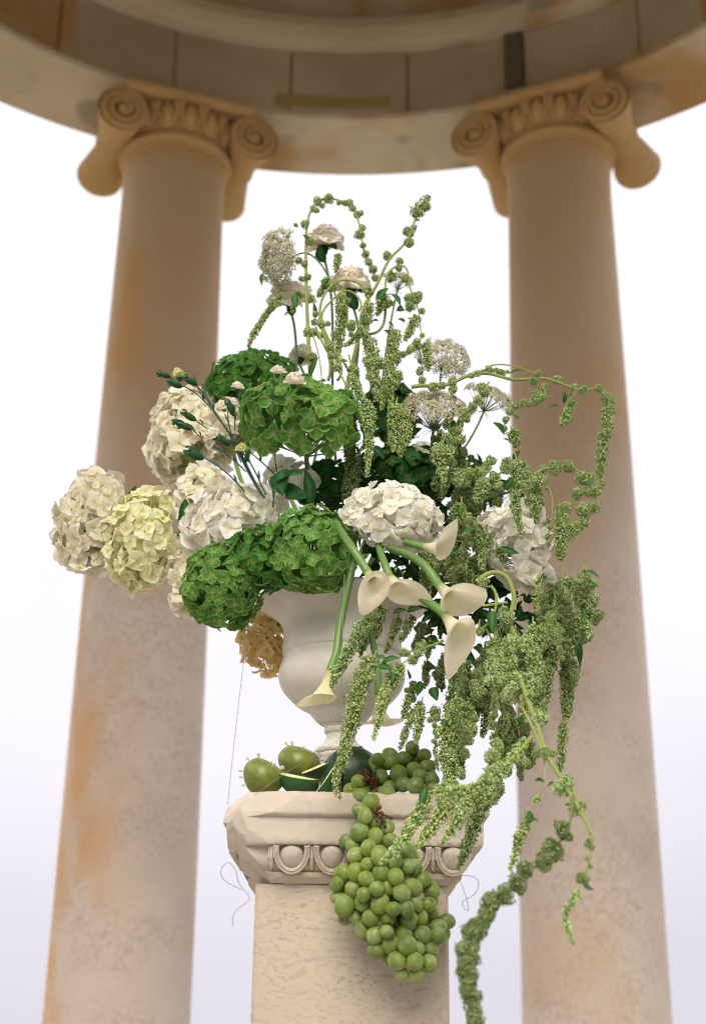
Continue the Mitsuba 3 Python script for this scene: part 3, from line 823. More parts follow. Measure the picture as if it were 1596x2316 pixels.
def hydrangea(label, kind, c, rad, size, axis, yy, cut=-0.35, dens=1.0, rot=0.0, stem_to=None, leaves=(), seed=0, inner=True, lumps=0.12, zm='p'):
    """c, rad (across, up) and size (floret width) are measured on the photograph; axis points from the stem into the head."""
    rg = np.random.default_rng(1000 + seed)
    k = thing('hydrangea', label, 'hydrangea')
    C = pt(zm, *c, yy)
    s = sc(*px(zm, *c), yy) * ZOOM[zm][2]
    rx, rz = rad[0] * s, rad[1] * s
    ry = 0.85 * (rx * rz) ** 0.5
    cr, sr = math.cos(rot), math.sin(rot)
    B = np.array([[cr, 0, sr], [0, 1, 0], [-sr, 0, cr]])
    ax = unit(axis)
    fs = size * s
    area = 4 * np.pi * (((rx * ry) ** 1.6 + (rx * rz) ** 1.6 + (ry * rz) ** 1.6) / 3) ** (1 / 1.6)
    n = int(dens * 1.75 * area / (np.pi * (fs / 2) ** 2))
    i = np.arange(n) + 0.5
    th, ph = np.arccos(1 - 2 * i / n), np.pi * (1 + 5 ** .5) * i
    D = np.stack([np.sin(th) * np.cos(ph), np.sin(th) * np.sin(ph), np.cos(th)], 1) + rg.normal(size=(n, 3)) * 0.06
    D /= np.linalg.norm(D, axis=1, keepdims=True)
    W = (D * [rx, ry, rz]) @ B.T
    Nn = (D / [rx, ry, rz]) @ B.T
    Nn /= np.linalg.norm(Nn, axis=1, keepdims=True)
    lump = 1 + lumps * (meshkit.fbm(D * 2.3 + seed * 3.1, 2) - 0.5) * 2
    W = W * (lump * rg.uniform(0.9, 1.03, n))[:, None]
    keep = (W / np.linalg.norm(W, axis=1, keepdims=True)) @ ax > cut + rg.uniform(-.08, .08, n)
    base = C - ax * 0.75 * min(rx, rz, ry) * (1.0 if cut > -0.6 else 0.3)
    fl = florets(kind)
    cand = np.nonzero(keep)[0]
    # florets that face the camera side come first; the rest are one mass at the back
    order = cand[np.argsort(-(Nn[cand] @ unit(CAM - C)))]
    front = order[:290][Nn[order[:290]] @ unit(CAM - C) > -0.45]
    pos = C + W
    br, back = MB(), MB()
    bc = lerp(GREENSTEM, KINDS[kind]['m'], 0.35)
    for j in cand:
        nrm = unit(Nn[j] + rg.normal(size=3) * (0.27 if kind in ('green', 'mid', 'deep') else 0.36))
        R = frame(nrm) @ rotz(rg.uniform(0, 6.3))
        sz = fs / 2 * rg.uniform(0.8, 1.25)
        q = pos[j] - nrm * sz * 0.1
        g = fl[rg.integers(7)]
        if j in front:
            part(k, 'floret', g[0], m=mat(q, R, sz))
        else:
            back.add(g[1] * sz @ R.T + q, g[2], g[3])
        if rg.random() < 0.55:
            br.tube(spline([base, base * .45 + q * .55 + rg.normal(size=3) * 0.003, q], 4), [0.0012, 0.0009, 0.0007, 0.0005], 4, bc, cap=False)
    if inner:
        for j in (cand if kind in ('white', 'cream', 'lime') else cand[::2]):
            nrm = unit(Nn[j] + rg.normal(size=3) * 0.5)
            R = frame(nrm) @ rotz(rg.uniform(0, 6.3))
            g = fl[rg.integers(7)]
            back.add(g[1] * fs * 0.55 @ R.T + C + W[j] * rg.uniform(0.62, 0.82), g[2], g[3] * 0.9)
    if back.v:
        part(k, 'back_florets', back.ply('petal'), kind='stuff')
    part(k, 'floret_stalks', br.ply('matte'), kind='stuff')
    if stem_to is not None:
        st = MB().tube(spline([base + ax * 0.01, base - ax * 0.03, stem_to], 10), 0.0032, 8, GREENSTEM)
        part(k, 'stem', st.ply('matte'))
    for (a, b, w, ya, yb, nv) in leaves:
        lf = MB()
        leaf(lf, pt(zm, *a, ya), pt(zm, *b, yb), w * s, nv)
        part(k, 'leaf', lf.ply('leafy'))
    return k


UC = np.array([UXp[0], UY, zu(1350)])                        # the mouth of the urn, where the stems are held
hydrangea('white hydrangea head at the far left, hanging out past the column edge', 'cream', (212, 1185), (86, 116), 47, (-0.8, -.3, .1), 1.80, -0.75, 1.0, 0.12, UC + [-.05, .02, .06],
          [((283, 1172), (308, 1098), 15, 1.76, 1.77, (0.5, -1, .2)), ((276, 1176), (296, 1135), 13, 1.75, 1.74, (-0.5, -1, .2))], 1)
hydrangea('lime-white hydrangea head second from the left, overlapping the far left white head', 'lime', (322, 1218), (86, 120), 44, (-0.55, -.4, -.25), 1.755, -0.6, 1.0, 0.1, UC + [-.04, -.02, .04],
          [((420, 1128), (408, 1216), 13, 1.72, 1.73, (0.3, -1, .0))], 2)
hydrangea('tall cream hydrangea head at upper left, behind the carnation bud stems', 'cream', (425, 1000), (92, 128), 54, (-0.5, .1, .75), 1.92, -0.5, 1.0, -0.05, UC + [-.05, .05, .06], (), 3)
hydrangea('white hydrangea head behind the carnation stems at the middle of the bouquet', 'cream', (520, 985), (62, 92), 52, (-0.2, .1, .8), 1.90, -0.5, 1.0, 0.0, UC + [-.04, .05, .06], (), 23)
hydrangea('cream hydrangea head low behind the two left hydrangeas', 'cream', (462, 1128), (58, 72), 55, (-0.5, .1, .2), 1.86, -0.8, 1.0, 0.0, UC + [-.05, .03, .05], (), 4)
hydrangea('broad white hydrangea head left of the urn, just above the lower green heads', 'white', (532, 1172), (116, 78), 52, (-0.4, -.7, .45), 1.70, -0.5, 1.0, -0.3, UC + [-.03, -.02, .05],
          [((648, 1128), (690, 1112), 30, 1.66, 1.68, (0, -1, .3))], 5)
hydrangea('narrow white hydrangea head peeping out left of the lowest green head', 'cream', (432, 1295), (42, 90), 54, (-0.7, -.1, -.2), 1.745, -0.8, 1.0, 0.1, UC + [-.05, -.01, .02], (), 6)
hydrangea('loose white hydrangea head beside the dark pointed leaf in the middle', 'white', (655, 1090), (56, 46), 66, (0.1, -.6, .6), 1.745, -0.3, 0.9, 0.2, UC + [-.02, 0, .05],
          [((640, 1062), (640, 1122), 26, 1.66, 1.65, (-.6, -1, .2)), ((628, 1098), (684, 1072), 25, 1.67, 1.64, (0.2, -1, .7))], 7)
hydrangea('white hydrangea head in the centre, above the pair of calla lilies', 'white', (884, 1172), (108, 74), 50, (0.1, -.8, .35), 1.63, -0.6, 1.0, 0.12, UC + [.03, -.03, .03], (), 8)
hydrangea('white hydrangea head at right, half veiled by amaranth tassels', 'white', (1160, 1232), (84, 92), 54, (0.5, -.6, .3), 1.70, -0.5, 1.0, 0.2, UC + [.06, -.03, .03], (), 9)
hydrangea('lower petals of the right white hydrangea, a separate small white head beneath it', 'white', (1208, 1300), (30, 34), 58, (0.5, -.6, -.3), 1.68, -0.6, 1.0, 0.0, UC + [.06, -.03, .02], (), 10)
hydrangea('yellowed drooping hydrangea head under the left rim of the urn', 'tan', (598, 1450), (54, 80), 36, (-0.5, .3, -.6), 1.84, -0.9, 1.0, -0.35, UC + [-.08, .05, .0], (), 11, inner=False, lumps=0.35)
hydrangea('cream hydrangea head glimpsed behind the dark leaves at the right of the centre', 'cream', (955, 1046), (34, 34), 52, (0.2, .5, .5), 1.92, -0.8, 1.0, 0.0, UC + [.03, .05, .05], (), 12)
hydrangea('deep green hydrangea head standing highest at the back left of the bouquet', 'mid', (578, 868), (108, 72), 40, (-0.25, -.3, .9), 1.885, -0.35, 1.0, 0.0, UC + [-.02, .05, .06], (), 13)
hydrangea('large open green hydrangea head with pale veins in the upper middle', 'green', (690, 960), (150, 104), 60, (-0.05, -.7, .72), 1.69, -0.22, 1.0, 0.2, UC + [-.02, -.02, .06], (), 14, lumps=0.1)
hydrangea('green hydrangea head over the front of the urn rim', 'green', (706, 1245), (108, 100), 46, (0.0, -.85, .25), 1.645, -0.55, 1.05, 0.0, UC + [-.01, -.04, .02], (), 15)
hydrangea('green hydrangea head between the front green head and the lowest one', 'mid', (602, 1262), (88, 74), 40, (-0.3, -.7, .1), 1.665, -0.6, 1.05, 0.0, UC + [-.02, -.04, .02], (), 16)
hydrangea('lowest green hydrangea head hanging left of the urn', 'green', (504, 1325), (92, 98), 40, (-0.5, -.7, -.2), 1.68, -0.75, 1.05, 0.1, UC + [-.06, -.03, .01], (), 17)
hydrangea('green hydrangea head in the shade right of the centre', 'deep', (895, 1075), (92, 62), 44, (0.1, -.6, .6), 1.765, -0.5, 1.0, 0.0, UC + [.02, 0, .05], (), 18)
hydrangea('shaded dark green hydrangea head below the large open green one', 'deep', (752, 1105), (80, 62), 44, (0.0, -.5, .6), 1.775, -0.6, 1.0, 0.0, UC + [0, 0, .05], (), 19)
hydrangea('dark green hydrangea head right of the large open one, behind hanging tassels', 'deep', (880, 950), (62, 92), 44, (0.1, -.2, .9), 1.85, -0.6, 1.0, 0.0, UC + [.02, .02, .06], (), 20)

# ------------------------------------------------------------------ carnations


def bloom(kind_c, edge_c, n, rg, ruffle=0.16, open_=1.35):
    """A carnation bloom of unit radius that opens along +z: one mesh per petal."""
    out = []
    for i in range(n):
        t = i / max(n - 1, 1)
        lift = 1.38 - open_ * t + rg.uniform(-.12, .12)
        p, U, V = petal_grid(9, 7, 0.66 * rg.uniform(.85, 1.15), 1.0 * rg.uniform(.85, 1.05), 0.4, 0.22 - 0.3 * t, 0.0, rg, 0.0, 0.06)
        p = p + np.stack([0 * U, 0 * U, ruffle * V ** 2 * np.sin(U * 7 + rg.uniform(0, 6))], -1)
        p[-1, :, 0] += 0.07 * np.sin(np.arange(9) * 2.6 + rg.uniform(0, 6))
        c, s = math.cos(lift), math.sin(lift)
        p = np.stack([p[..., 0] * c - p[..., 2] * s, p[..., 1], p[..., 0] * s + p[..., 2] * c], -1) @ rotz(i * 2.4 + rg.uniform(-.2, .2)).T
        col = lerp(kind_c, edge_c, np.clip(V, 0, 1)[..., None])
        out.append((p.reshape(-1, 3), grid_faces(7, 9), col.reshape(-1, 3)))
    return out


def big_carnation(label, c, r, axis, yy, stem, leaves, seed):
    rg = np.random.default_rng(seed)
    k = thing('carnation', label, 'carnation')
    C, s = pt('p', *c, yy), sc(*c, yy)
    F = frame(axis)
    base = C - F[:, 2] * r * s * 0.55
    r = r * 1.18
    for v, f, col in bloom((0.78, 0.75, 0.62), (0.88, 0.85, 0.80), 24, rg):
        part(k, 'petal', MB().add((v * r * s) @ F.T + base, f, col).ply('petal'))
    cal = MB().tube([base - F[:, 2] * r * s * .42, base - F[:, 2] * r * s * .3, base, base + F[:, 2] * r * s * .12], np.array([.06, .17, .2, .24]) * r * s, 10, DARKSTEM)
    part(k, 'calyx', cal.ply('leafy'))
    part(k, 'stem', MB().tube(spline([base - F[:, 2] * r * s * .4] + [pt('p', x, y, q) for x, y, q in stem], 24), 0.0019, 6, (0.06, 0.12, 0.05)).ply('matte'))
    for a, b, w, nv in leaves:
        part(k, 'leaf', leaf(MB(), pt('p', *a, yy), pt('p', *b, yy - .01), w * s, nv).ply('leafy'))


big_carnation('white carnation highest at the top, under the arching amaranth', (736, 535), 44, (0.1, -.25, 1), 1.84, [(745, 640, 1.83), (752, 800, 1.8), (760, 1050, 1.8)],
              [((736, 594), (722, 552), 16, (-1, -1, 0)), ((734, 556), (762, 566), 15, (0.2, -1, .6))], 31)
big_carnation('white carnation right of the top cluster, below the highest one', (798, 632), 46, (0.15, -.2, 1), 1.82, [(806, 720, 1.82), (800, 860, 1.8), (790, 1060, 1.8)],
              [((808, 700), (786, 655), 15, (-.6, -1, 0)), ((800, 655), (818, 664), 9, (0.4, -1, .5))], 32)
big_carnation('white carnation at upper left, below the lacy seed head', (656, 662), 50, (-0.1, -.3, 1), 1.86, [(668, 760, 1.85), (672, 880, 1.83), (700, 1060, 1.8)],
              [((668, 672), (652, 660), 10, (0, -1, .6)), ((678, 688), (664, 662), 11, (0, -1, .2))], 33)
big_carnation('small blush carnation half hidden behind the thick amaranth stalk', (686, 800), 30, (0.3, .2, 1), 1.93, [(694, 860, 1.92), (705, 1060, 1.85)], [], 34)

cs = thing('carnation_spray', 'spray of small white carnations with slim blue-green stems and closed buds', 'carnations')
SPC = (0.035, 0.075, 0.055)
for pts, r0, r1 in (([(760, 1000), (650, 800), (520, 560), (420, 420), (320, 270), (250, 235)], 9, 5), ([(752, 990), (600, 720), (480, 500), (370, 370), (270, 290), (215, 270)], 7, 4), ([(385, 548), (340, 515), (300, 490)], 4, 3),
                    ([(480, 500), (440, 440), (380, 320), (360, 260)], 5, 3), ([(372, 622), (330, 590), (290, 550)], 4, 3), ([(665, 998), (540, 860), (440, 780), (360, 735)], 6, 4), ([(640, 830), (520, 720), (430, 662)], 5, 3),
                    ([(610, 770), (560, 640), (530, 520), (520, 400)], 5, 3), ([(820, 840), (700, 730), (640, 690)], 5, 3), ([(770, 980), (700, 830), (660, 760), (615, 700)], 6, 4), ([(840, 830), (820, 600), (818, 340), (815, 200)], 4, 3),
                    ([(420, 430), (340, 310), (305, 200)], 4, 3), ([(600, 700), (540, 640), (475, 610)], 4, 3), ([(815, 1060), (815, 960), (795, 890)], 6, 3), ([(570, 560), (565, 460), (560, 400)], 4, 3), ([(600, 430), (588, 340), (585, 300)], 4, 3),
                    ([(900, 420), (930, 330), (955, 260)], 4, 3)):
    yq = np.linspace(1.655, 1.63, len(pts)) if pts[0][0] < 790 or pts[0][1] > 1000 else np.linspace(1.70, 1.585, len(pts))
    st = MB()
    line = spline([pt('b', x, y, q) for (x, y), q in zip(pts, yq)], 26)
    st.tube(line, np.linspace(rsc('b', r0, 1.64), rsc('b', r1, 1.64), 26), 7, SPC)
    for q in (8, 17):
        e = MB()
        d = unit(line[q + 1] - line[q])
        leaf(st, line[q], line[q] + d * 0.012 + [0.004 * (1 if q == 8 else -1), -0.002, 0.002], 0.0016, (0, -1, .2), c=(0.04, 0.10, 0.07))
    part(cs, 'stem', st.ply('matte'))
for (x, y), (tx, ty), L_ in (((150, 215), (70, 190), 74), ((225, 280), (140, 245), 88), ((320, 265), (235, 215), 88), ((315, 495), (228, 445), 90), ((300, 550), (200, 520), 96), ((245, 522), (168, 500), 80), ((365, 745), (250, 690), 120), ((535, 660), (460, 600), 70), ((640, 770), (655, 690), 70), ((560, 470), (520, 370), 70)):
    a, b = pt('b', x, y, 1.635), pt('b', tx, ty, 1.625)
    ax, s = b - a, rsc('b', 1, 1.63)
    w = np.array([.10, .26, .34, .33, .26, .10]) * 70 * s * (L_ / 90)
    bd = MB().tube(a + np.array([0, .16, .4, .62, .8, .93])[:, None] * ax, w, 9, np.array([(0.03, 0.10, 0.045)] * 3 + [(0.045, 0.13, 0.05)] * 2 + [(0.1, 0.17, 0.07)]))
    F = frame(ax)
    for q in range(5):
        d = F[:, 0] * math.cos(q * 1.257) + F[:, 1] * math.sin(q * 1.257)
        leaf(bd, a + ax * .7 + d * w[3] * .8, a + ax * 1.14 + d * w[3] * (0.5 + .5 * (q % 2)), w[3] * .5, d, c=(0.04, 0.12, 0.06))
    part(cs, 'bud', bd.ply('leafy'))
rg = np.random.default_rng(77)
for i, (x, y, r, axis, cc, yy) in enumerate(((200, 190, 54, (-.3, -.3, 1), 'y', 1.63), (485, 395, 50, (-.3, -.8, .5), 'w', 1.64), (560, 370, 38, (.3, -.6, .8), 'w', 1.645), (585, 265, 42, (0, -.6, 1), 'w', 1.585), (845, 168, 50, (0, -.3, 1), 'w', 1.585),
                                            (955, 222, 68, (.1, -.5, 1), 'w', 1.585), (420, 575, 58, (-.4, -.7, .5), 'w', 1.645), (610, 672, 46, (-.1, -.7, .7), 'y', 1.635), (552, 562, 36, (0, -.6, 1), 'w', 1.66), (1045, 480, 30, (0, -.6, 1), 'w', 1.7))):
    C, s, F = pt('b', x, y, yy), rsc('b', 1, yy), frame(axis)
    b = MB()
    c0, c1 = (((0.62, 0.66, 0.25), (0.80, 0.80, 0.48)) if cc == 'y' else ((0.82, 0.80, 0.66), (0.90, 0.87, 0.82)))
    for v, f, col in bloom(c0, c1, 14, rg, 0.10, 1.05):
        if cc == 'y':
            v = v * [.8, .8, 1.05]
        b.add((v * r * s * 1.4) @ F.T + C - F[:, 2] * r * s * .75, f, col)
    fk = part(cs, 'flower', b.ply('petal'))
    part(fk, 'calyx', MB().tube([C - F[:, 2] * r * s * 1.15, C - F[:, 2] * r * s * .8, C - F[:, 2] * r * s * .35], np.array([.12, .34, .42]) * r * s, 8, (0.05, 0.12, 0.07)).ply('leafy'))

# ------------------------------------------------------------------ lacy umbels
UMB = []
for s_ in range(4):
    rg = np.random.default_rng(s_)
    mb = MB()
    n = 17
    for i in range(n):
        a, rr_ = i * 2.4, (i / n) ** .5
        q = np.array([rr_ * math.cos(a), rr_ * math.sin(a), 0.55 - .3 * rr_ ** 2 + rg.uniform(-.08, .08)])
        mb.tube([[0, 0, -.5], q], [.035, .025], 3, (0.30, 0.36, 0.16), cap=False)
        F = frame(unit(q + [0, 0, .6]))
        for b in range(5):
            d = F[:, 0] * math.cos(b * 1.257) + F[:, 1] * math.sin(b * 1.257)
            e = np.cross(F[:, 2], d)
            mb.add([q, q + d * .12 + e * .1, q + d * .25 + F[:, 2] * .04, q + d * .12 - e * .1], [[0, 1, 2], [0, 2, 3]], (0.60, 0.57, 0.44))
        mb.add(OCT[0] * .06 + q, OCT[1], (0.5, 0.52, 0.3))
    UMB.append(mb.ply('petal', smooth=False))


def lace(label, c, r, axis, yy, foot, n, seed, depth=0.9, bloomr=0.21):
    rg = np.random.default_rng(seed)
    k = thing('lace_flower', label, 'lace flower')
    C, s, F = pt('p', *c, yy), sc(*c, yy), frame(axis)
    o = C - F[:, 2] * r * s * depth
    rays = MB()
    rays.tube(spline([pt('p', x, y, q) for x, y, q in foot] + [o], 16), 0.0014, 6, (0.09, 0.16, 0.05))
    for i in range(n):
        a, rr_ = i * 2.399, math.sqrt((i + .5) / n)
        tip = C + (F[:, 0] * math.cos(a) + F[:, 1] * math.sin(a)) * rr_ * r * s * rg.uniform(.9, 1.1) + F[:, 2] * (0.18 - .35 * rr_ ** 2) * r * s + rg.normal(size=3) * .0015
        rays.tube(spline([o, o * .4 + tip * .6 - F[:, 2] * .08 * r * s * rr_, tip], 5), [.0006, .0005, .0005, .0004, .0004], 3, (0.20, 0.28, 0.10), cap=False)
        part(k, 'flower_cluster', UMB[i % 4], m=mat(tip, frame(unit(tip - o + rg.normal(size=3) * .2 * r * s)) @ rotz(rg.uniform(0, 6)), bloomr * r * s * rg.uniform(.8, 1.2)))
    for q in range(7):
        a = q * .9
        d = F[:, 0] * math.cos(a) + F[:, 1] * math.sin(a)
        rays.tube([o, o + d * r * s * .3 - F[:, 2] * r * s * .1, o + d * r * s * .5 - F[:, 2] * r * s * .3], [.0004, .0003, .0002], 3, (0.12, 0.2, 0.07), cap=False)
    part(k, 'rays', rays.ply('matte'))


lace('dense white lace flower at the upper left, seen from its side with wispy bracts', (622, 582), 66, (-0.75, -.45, -.25), 1.80, [(760, 760, 1.8), (742, 625, 1.8), (690, 572, 1.8)], 60, 41, 0.7)
lace('white lace flower with a dark centre, right of the tassels against the sky', (1006, 804), 60, (0.15, -.9, .35), 1.84, [(960, 1080, 1.85), (985, 950, 1.86)], 40, 42, 0.7)
lace('airy lace flower with radiating rays, lower than the one with the dark centre', (978, 912), 70, (-0.05, -.75, .65), 1.72, [(965, 1090, 1.75)], 44, 43, 0.95)
lace('lace flower beside the arching stem at right, partly against the column', (1112, 892), 54, (0.4, -.5, .75), 1.80, [(1000, 1080, 1.8), (1070, 980, 1.8)], 32, 44, 0.8)
lace('small pinkish lace flower beside the upright right amaranth stalk', (908, 628), 30, (0.3, -.3, .9), 1.83, [(860, 900, 1.82), (885, 720, 1.82)], 18, 45, 1.0, 0.3)
# ------------------------------------------------------------------ calla lilies
def calla(label, base, mouth, tip, lip, r0, ys, stem, curl=0.25, squash=0.85, long=0.62, ce=(0.88, 0.83, 0.68)):
    """base, mouth and tip as (zoom, x, y); ys their distances; lip = the mouth's radius on the photograph (same zoom as mouth)."""
    k = thing('calla_lily', label, 'calla lily')
    A, M, Tp = pt(*base, ys[0]), pt(*mouth, ys[1]), pt(*tip, ys[2])
    R = rsc(mouth[0], lip, ys[1])
    ra = rsc(base[0], r0, ys[0])
    Lg = np.linalg.norm(M - A)
    F = frame(M - A, Tp - M)
    tv = (Tp - M) @ F
    nv, nu = 22, 33
    v, ph = np.linspace(0, 1, nv), np.linspace(-np.pi * 1.04, np.pi * 1.04, nu)
    V, P_ = np.meshgrid(v, ph, indexing='ij')
    side = (1 + np.cos(P_)) / 2                                   # 1 on the tip's side, 0 where the edges overlap
    ln = Lg * (long + (1 - long) * side)
    R = R * 1.38
    flare = V ** 3.2 * (0.5 + 0.5 * side ** 0.6)
    r = ra + (R - ra) * (0.16 * V + 0.84 * flare)
    z = ln * (V - curl * 0.45 * np.clip((V - 0.78) / 0.22, 0, 1) ** 2)
    r = r + curl * 0.35 * R * np.clip((V - 0.78) / 0.22, 0, 1) ** 1.5
    r = r * (1 + 0.05 * np.abs(P_ / np.pi) ** 6)                  # the outer edge laps over
    X, Y, Z = r * np.cos(P_), r * np.sin(P_) * squash, z
    lobe = np.exp(-(P_ / 1.25) ** 2) * np.clip((V - 0.45) / 0.55, 0, 1) ** 1.5
    tw = np.exp(-(P_ / 0.30) ** 2) * np.clip((V - 0.72) / 0.28, 0, 1) ** 1.8
    ex, ez = max(tv[0] - R * 1.05, R * 0.3), tv[2]
    X, Z = X + (0.80 * lobe + 0.20 * tw) * ex, Z + (0.80 * lobe + 0.20 * tw) * ez
    Y = Y * (1 + 0.35 * lobe - 0.45 * tw)
    wob = 0.05 * R * np.sin(P_ * 3 + 1.0) * V ** 3
    p = np.stack([X, Y, Z + wob], -1) @ F.T + A
    g = np.clip(1 - V * 1.9, 0, 1)[..., None] ** 1.2
    col = lerp(ce, (0.42, 0.52, 0.17), 1) * g + np.asarray(ce) * (1 - g)
    col = col * (1 - 0.07 * (0.5 + 0.5 * np.cos(P_ * 11))[..., None] * np.clip(1.2 - V, 0, 1)[..., None])
    endc = np.clip((tw - 0.93) / 0.07, 0, 1)[..., None] * 0.4
    col = col * (1 - endc) + np.array([0.3, 0.36, 0.1]) * endc
    part(k, 'spathe', MB().add(p.reshape(-1, 3), grid_faces(nv, nu), col.reshape(-1, 3)).ply('petal'))
    sp = MB().tube(np.array([A + F[:, 2] * Lg * q for q in (0.10, 0.18, 0.26, 0.3)]), np.array([.9, 1, .8, .1]) * ra * 0.45, 8, (0.72, 0.55, 0.08))
    part(k, 'spadix', sp.ply('matte'))
    line = spline([pt(*q[:3], q[3]) for q in stem] + [A, A + F[:, 2] * Lg * 0.10], 40)
    cc = np.repeat(np.array([(0.10, 0.20, 0.05)]), 40, 0) * np.linspace(0.8, 1.25, 40)[:, None]
    part(k, 'stem', MB().tube(line, np.linspace(ra * 0.8, ra, 40), 12, cc).ply('glossy_skin'))
    return k


calla('calla lily with its rounded lobe facing forward, left of the pair over the urn rim', ('k', 318, 705), ('k', 385, 830), ('k', 355, 985), 108, 36, (1.56, 1.525, 1.49), [('k', 60, 300, 1.62), ('k', 130, 420, 1.585), ('k', 235, 575, 1.565)], 0.35, 0.95, 0.8)
calla('calla lily pointing right, right one of the pair over the urn rim', ('k', 485, 730), ('k', 570, 850), ('k', 750, 935), 100, 34, (1.575, 1.555, 1.54), [('k', 395, 480, 1.62), ('k', 420, 570, 1.595), ('k', 455, 660, 1.58)], 0.2, 0.85, 0.85)
calla('calla lily with an upright pointed tip, below the central white hydrangea', ('k', 740, 495), ('k', 930, 512), ('k', 1015, 275), 92, 30, (1.585, 1.565, 1.545), [('k', 560, 430, 1.62), ('k', 610, 462, 1.605), ('k', 690, 482, 1.59)], 0.15, 0.95, 0.8)
calla('calla lily opening to the lower right, above the largest calla', ('k', 880, 810), ('k', 1025, 945), ('k', 1225, 850), 122, 38, (1.55, 1.52, 1.50), [('k', 480, 505, 1.61), ('k', 620, 555, 1.585), ('k', 760, 650, 1.565)], 0.12, 1.0, 0.78)
calla('largest calla lily, opening downward in front of the amaranth cascade', ('k', 915, 1030), ('k', 1055, 1235), ('k', 990, 1500), 150, 38, (1.54, 1.505, 1.47), [('k', 500, 740, 1.60), ('k', 640, 830, 1.575), ('k', 780, 925, 1.555)], 0.15, 1.0, 0.74)
calla('calla lily hanging on a long stem before the urn, its tip curled to the left', ('e', 660, 620), ('e', 610, 835), ('e', 425, 880), 66, 30, (1.585, 1.575, 1.57), [('e', 800, -60, 1.60), ('e', 755, 160, 1.60), ('e', 712, 380, 1.60), ('e', 688, 540, 1.592)], 0.2, 0.9, 0.9, (0.86, 0.82, 0.56))
calla('lowest calla lily, hanging beside the urn foot with flared lips', ('e', 965, 760), ('e', 980, 1035), ('e', 1095, 985), 92, 24, (1.60, 1.60, 1.58), [('e', 880, 120, 1.59), ('e', 900, 260, 1.595), ('e', 935, 470, 1.60), ('e', 962, 640, 1.60)], 0.35, 0.8, 0.88, (0.86, 0.79, 0.62))

# ------------------------------------------------------------------ trailing amaranth
A0, A1 = (0.15, 0.23, 0.065), (0.52, 0.64, 0.32)
STK = (0.24, 0.30, 0.085)
BEADS, DARKBEADS = [], []
for s_ in range(12):
    rg = np.random.default_rng(300 + s_)
    mb = MB()
    lob = rg.normal(size=(7, 3))
    lob /= np.linalg.norm(lob, axis=1, keepdims=True)
    n = 160
    i = np.arange(n) + .5
    th, ph = np.arccos(1 - 2 * i / n), np.pi * (1 + 5 ** .5) * i
    D = np.stack([np.sin(th) * np.cos(ph), np.sin(th) * np.sin(ph), np.cos(th)], 1)
    rad = 0.64 + 0.34 * np.clip(np.max(D @ lob.T, 1), 0, 1) ** 5 + rg.uniform(-.07, .07, n) + 0.16 * (rg.random(n) < .16)
    seeds(mb, D * rad[:, None], 0.138, rg, A0, A1)
    mb.add(ICO[0] * 0.60, ICO[1], (0.12, 0.18, 0.06))
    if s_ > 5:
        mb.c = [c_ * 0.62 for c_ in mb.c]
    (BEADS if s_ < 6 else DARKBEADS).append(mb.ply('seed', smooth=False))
SR = 0.00135


def tassel_mesh(mb, line, rad, rg, c0=A0, c1=A1, lumpy=0.35):
    t = np.r_[0, np.cumsum(np.linalg.norm(np.diff(line, axis=0), axis=1))]
    L_ = t[-1]
    n = int(2 * np.pi * np.mean(rad) * L_ / (1.55 * SR) ** 2) + 20
    u = rg.random(n)
    w = np.interp(u, np.linspace(0, 1, len(rad)), rad) / np.max(rad)
    u = u[rg.random(n) < np.clip(w + .15, 0, 1)]
    n = len(u)
    P_ = np.stack([np.interp(u * L_, t, line[:, q]) for q in range(3)], 1)
    tg = np.gradient(line, axis=0)
    tg = np.stack([np.interp(u * L_, t, tg[:, q]) for q in range(3)], 1)
    tg /= np.linalg.norm(tg, axis=1, keepdims=True)
    a = np.cross(tg, [0.2, .95, .1])
    a /= np.linalg.norm(a, axis=1, keepdims=True)
    b = np.cross(tg, a)
    ang = rg.uniform(0, 2 * np.pi, n)
    d = np.cos(ang)[:, None] * a + np.sin(ang)[:, None] * b
    r = np.interp(u, np.linspace(0, 1, len(rad)), rad)
    nz = meshkit.noise(np.stack([u * L_ / np.mean(rad) * 1.1, np.cos(ang) * 1.3 + 5, np.sin(ang) * 1.3 + 5], 1), int(rg.integers(1000)))
    r = r * (1 - lumpy + 2 * lumpy * nz) * rg.uniform(.8, 1.08, n) * np.where(rg.random(n) < .12, 1.3, 1.0)
    seeds(mb, P_ + d * r[:, None], SR, rg, c0, c1)
    mb.tube(line, np.asarray(np.interp(np.linspace(0, 1, len(line)), np.linspace(0, 1, len(rad)), rad)) * (0.72 - lumpy * .5), 6, np.asarray(c0) * 0.8)


sid = [0]


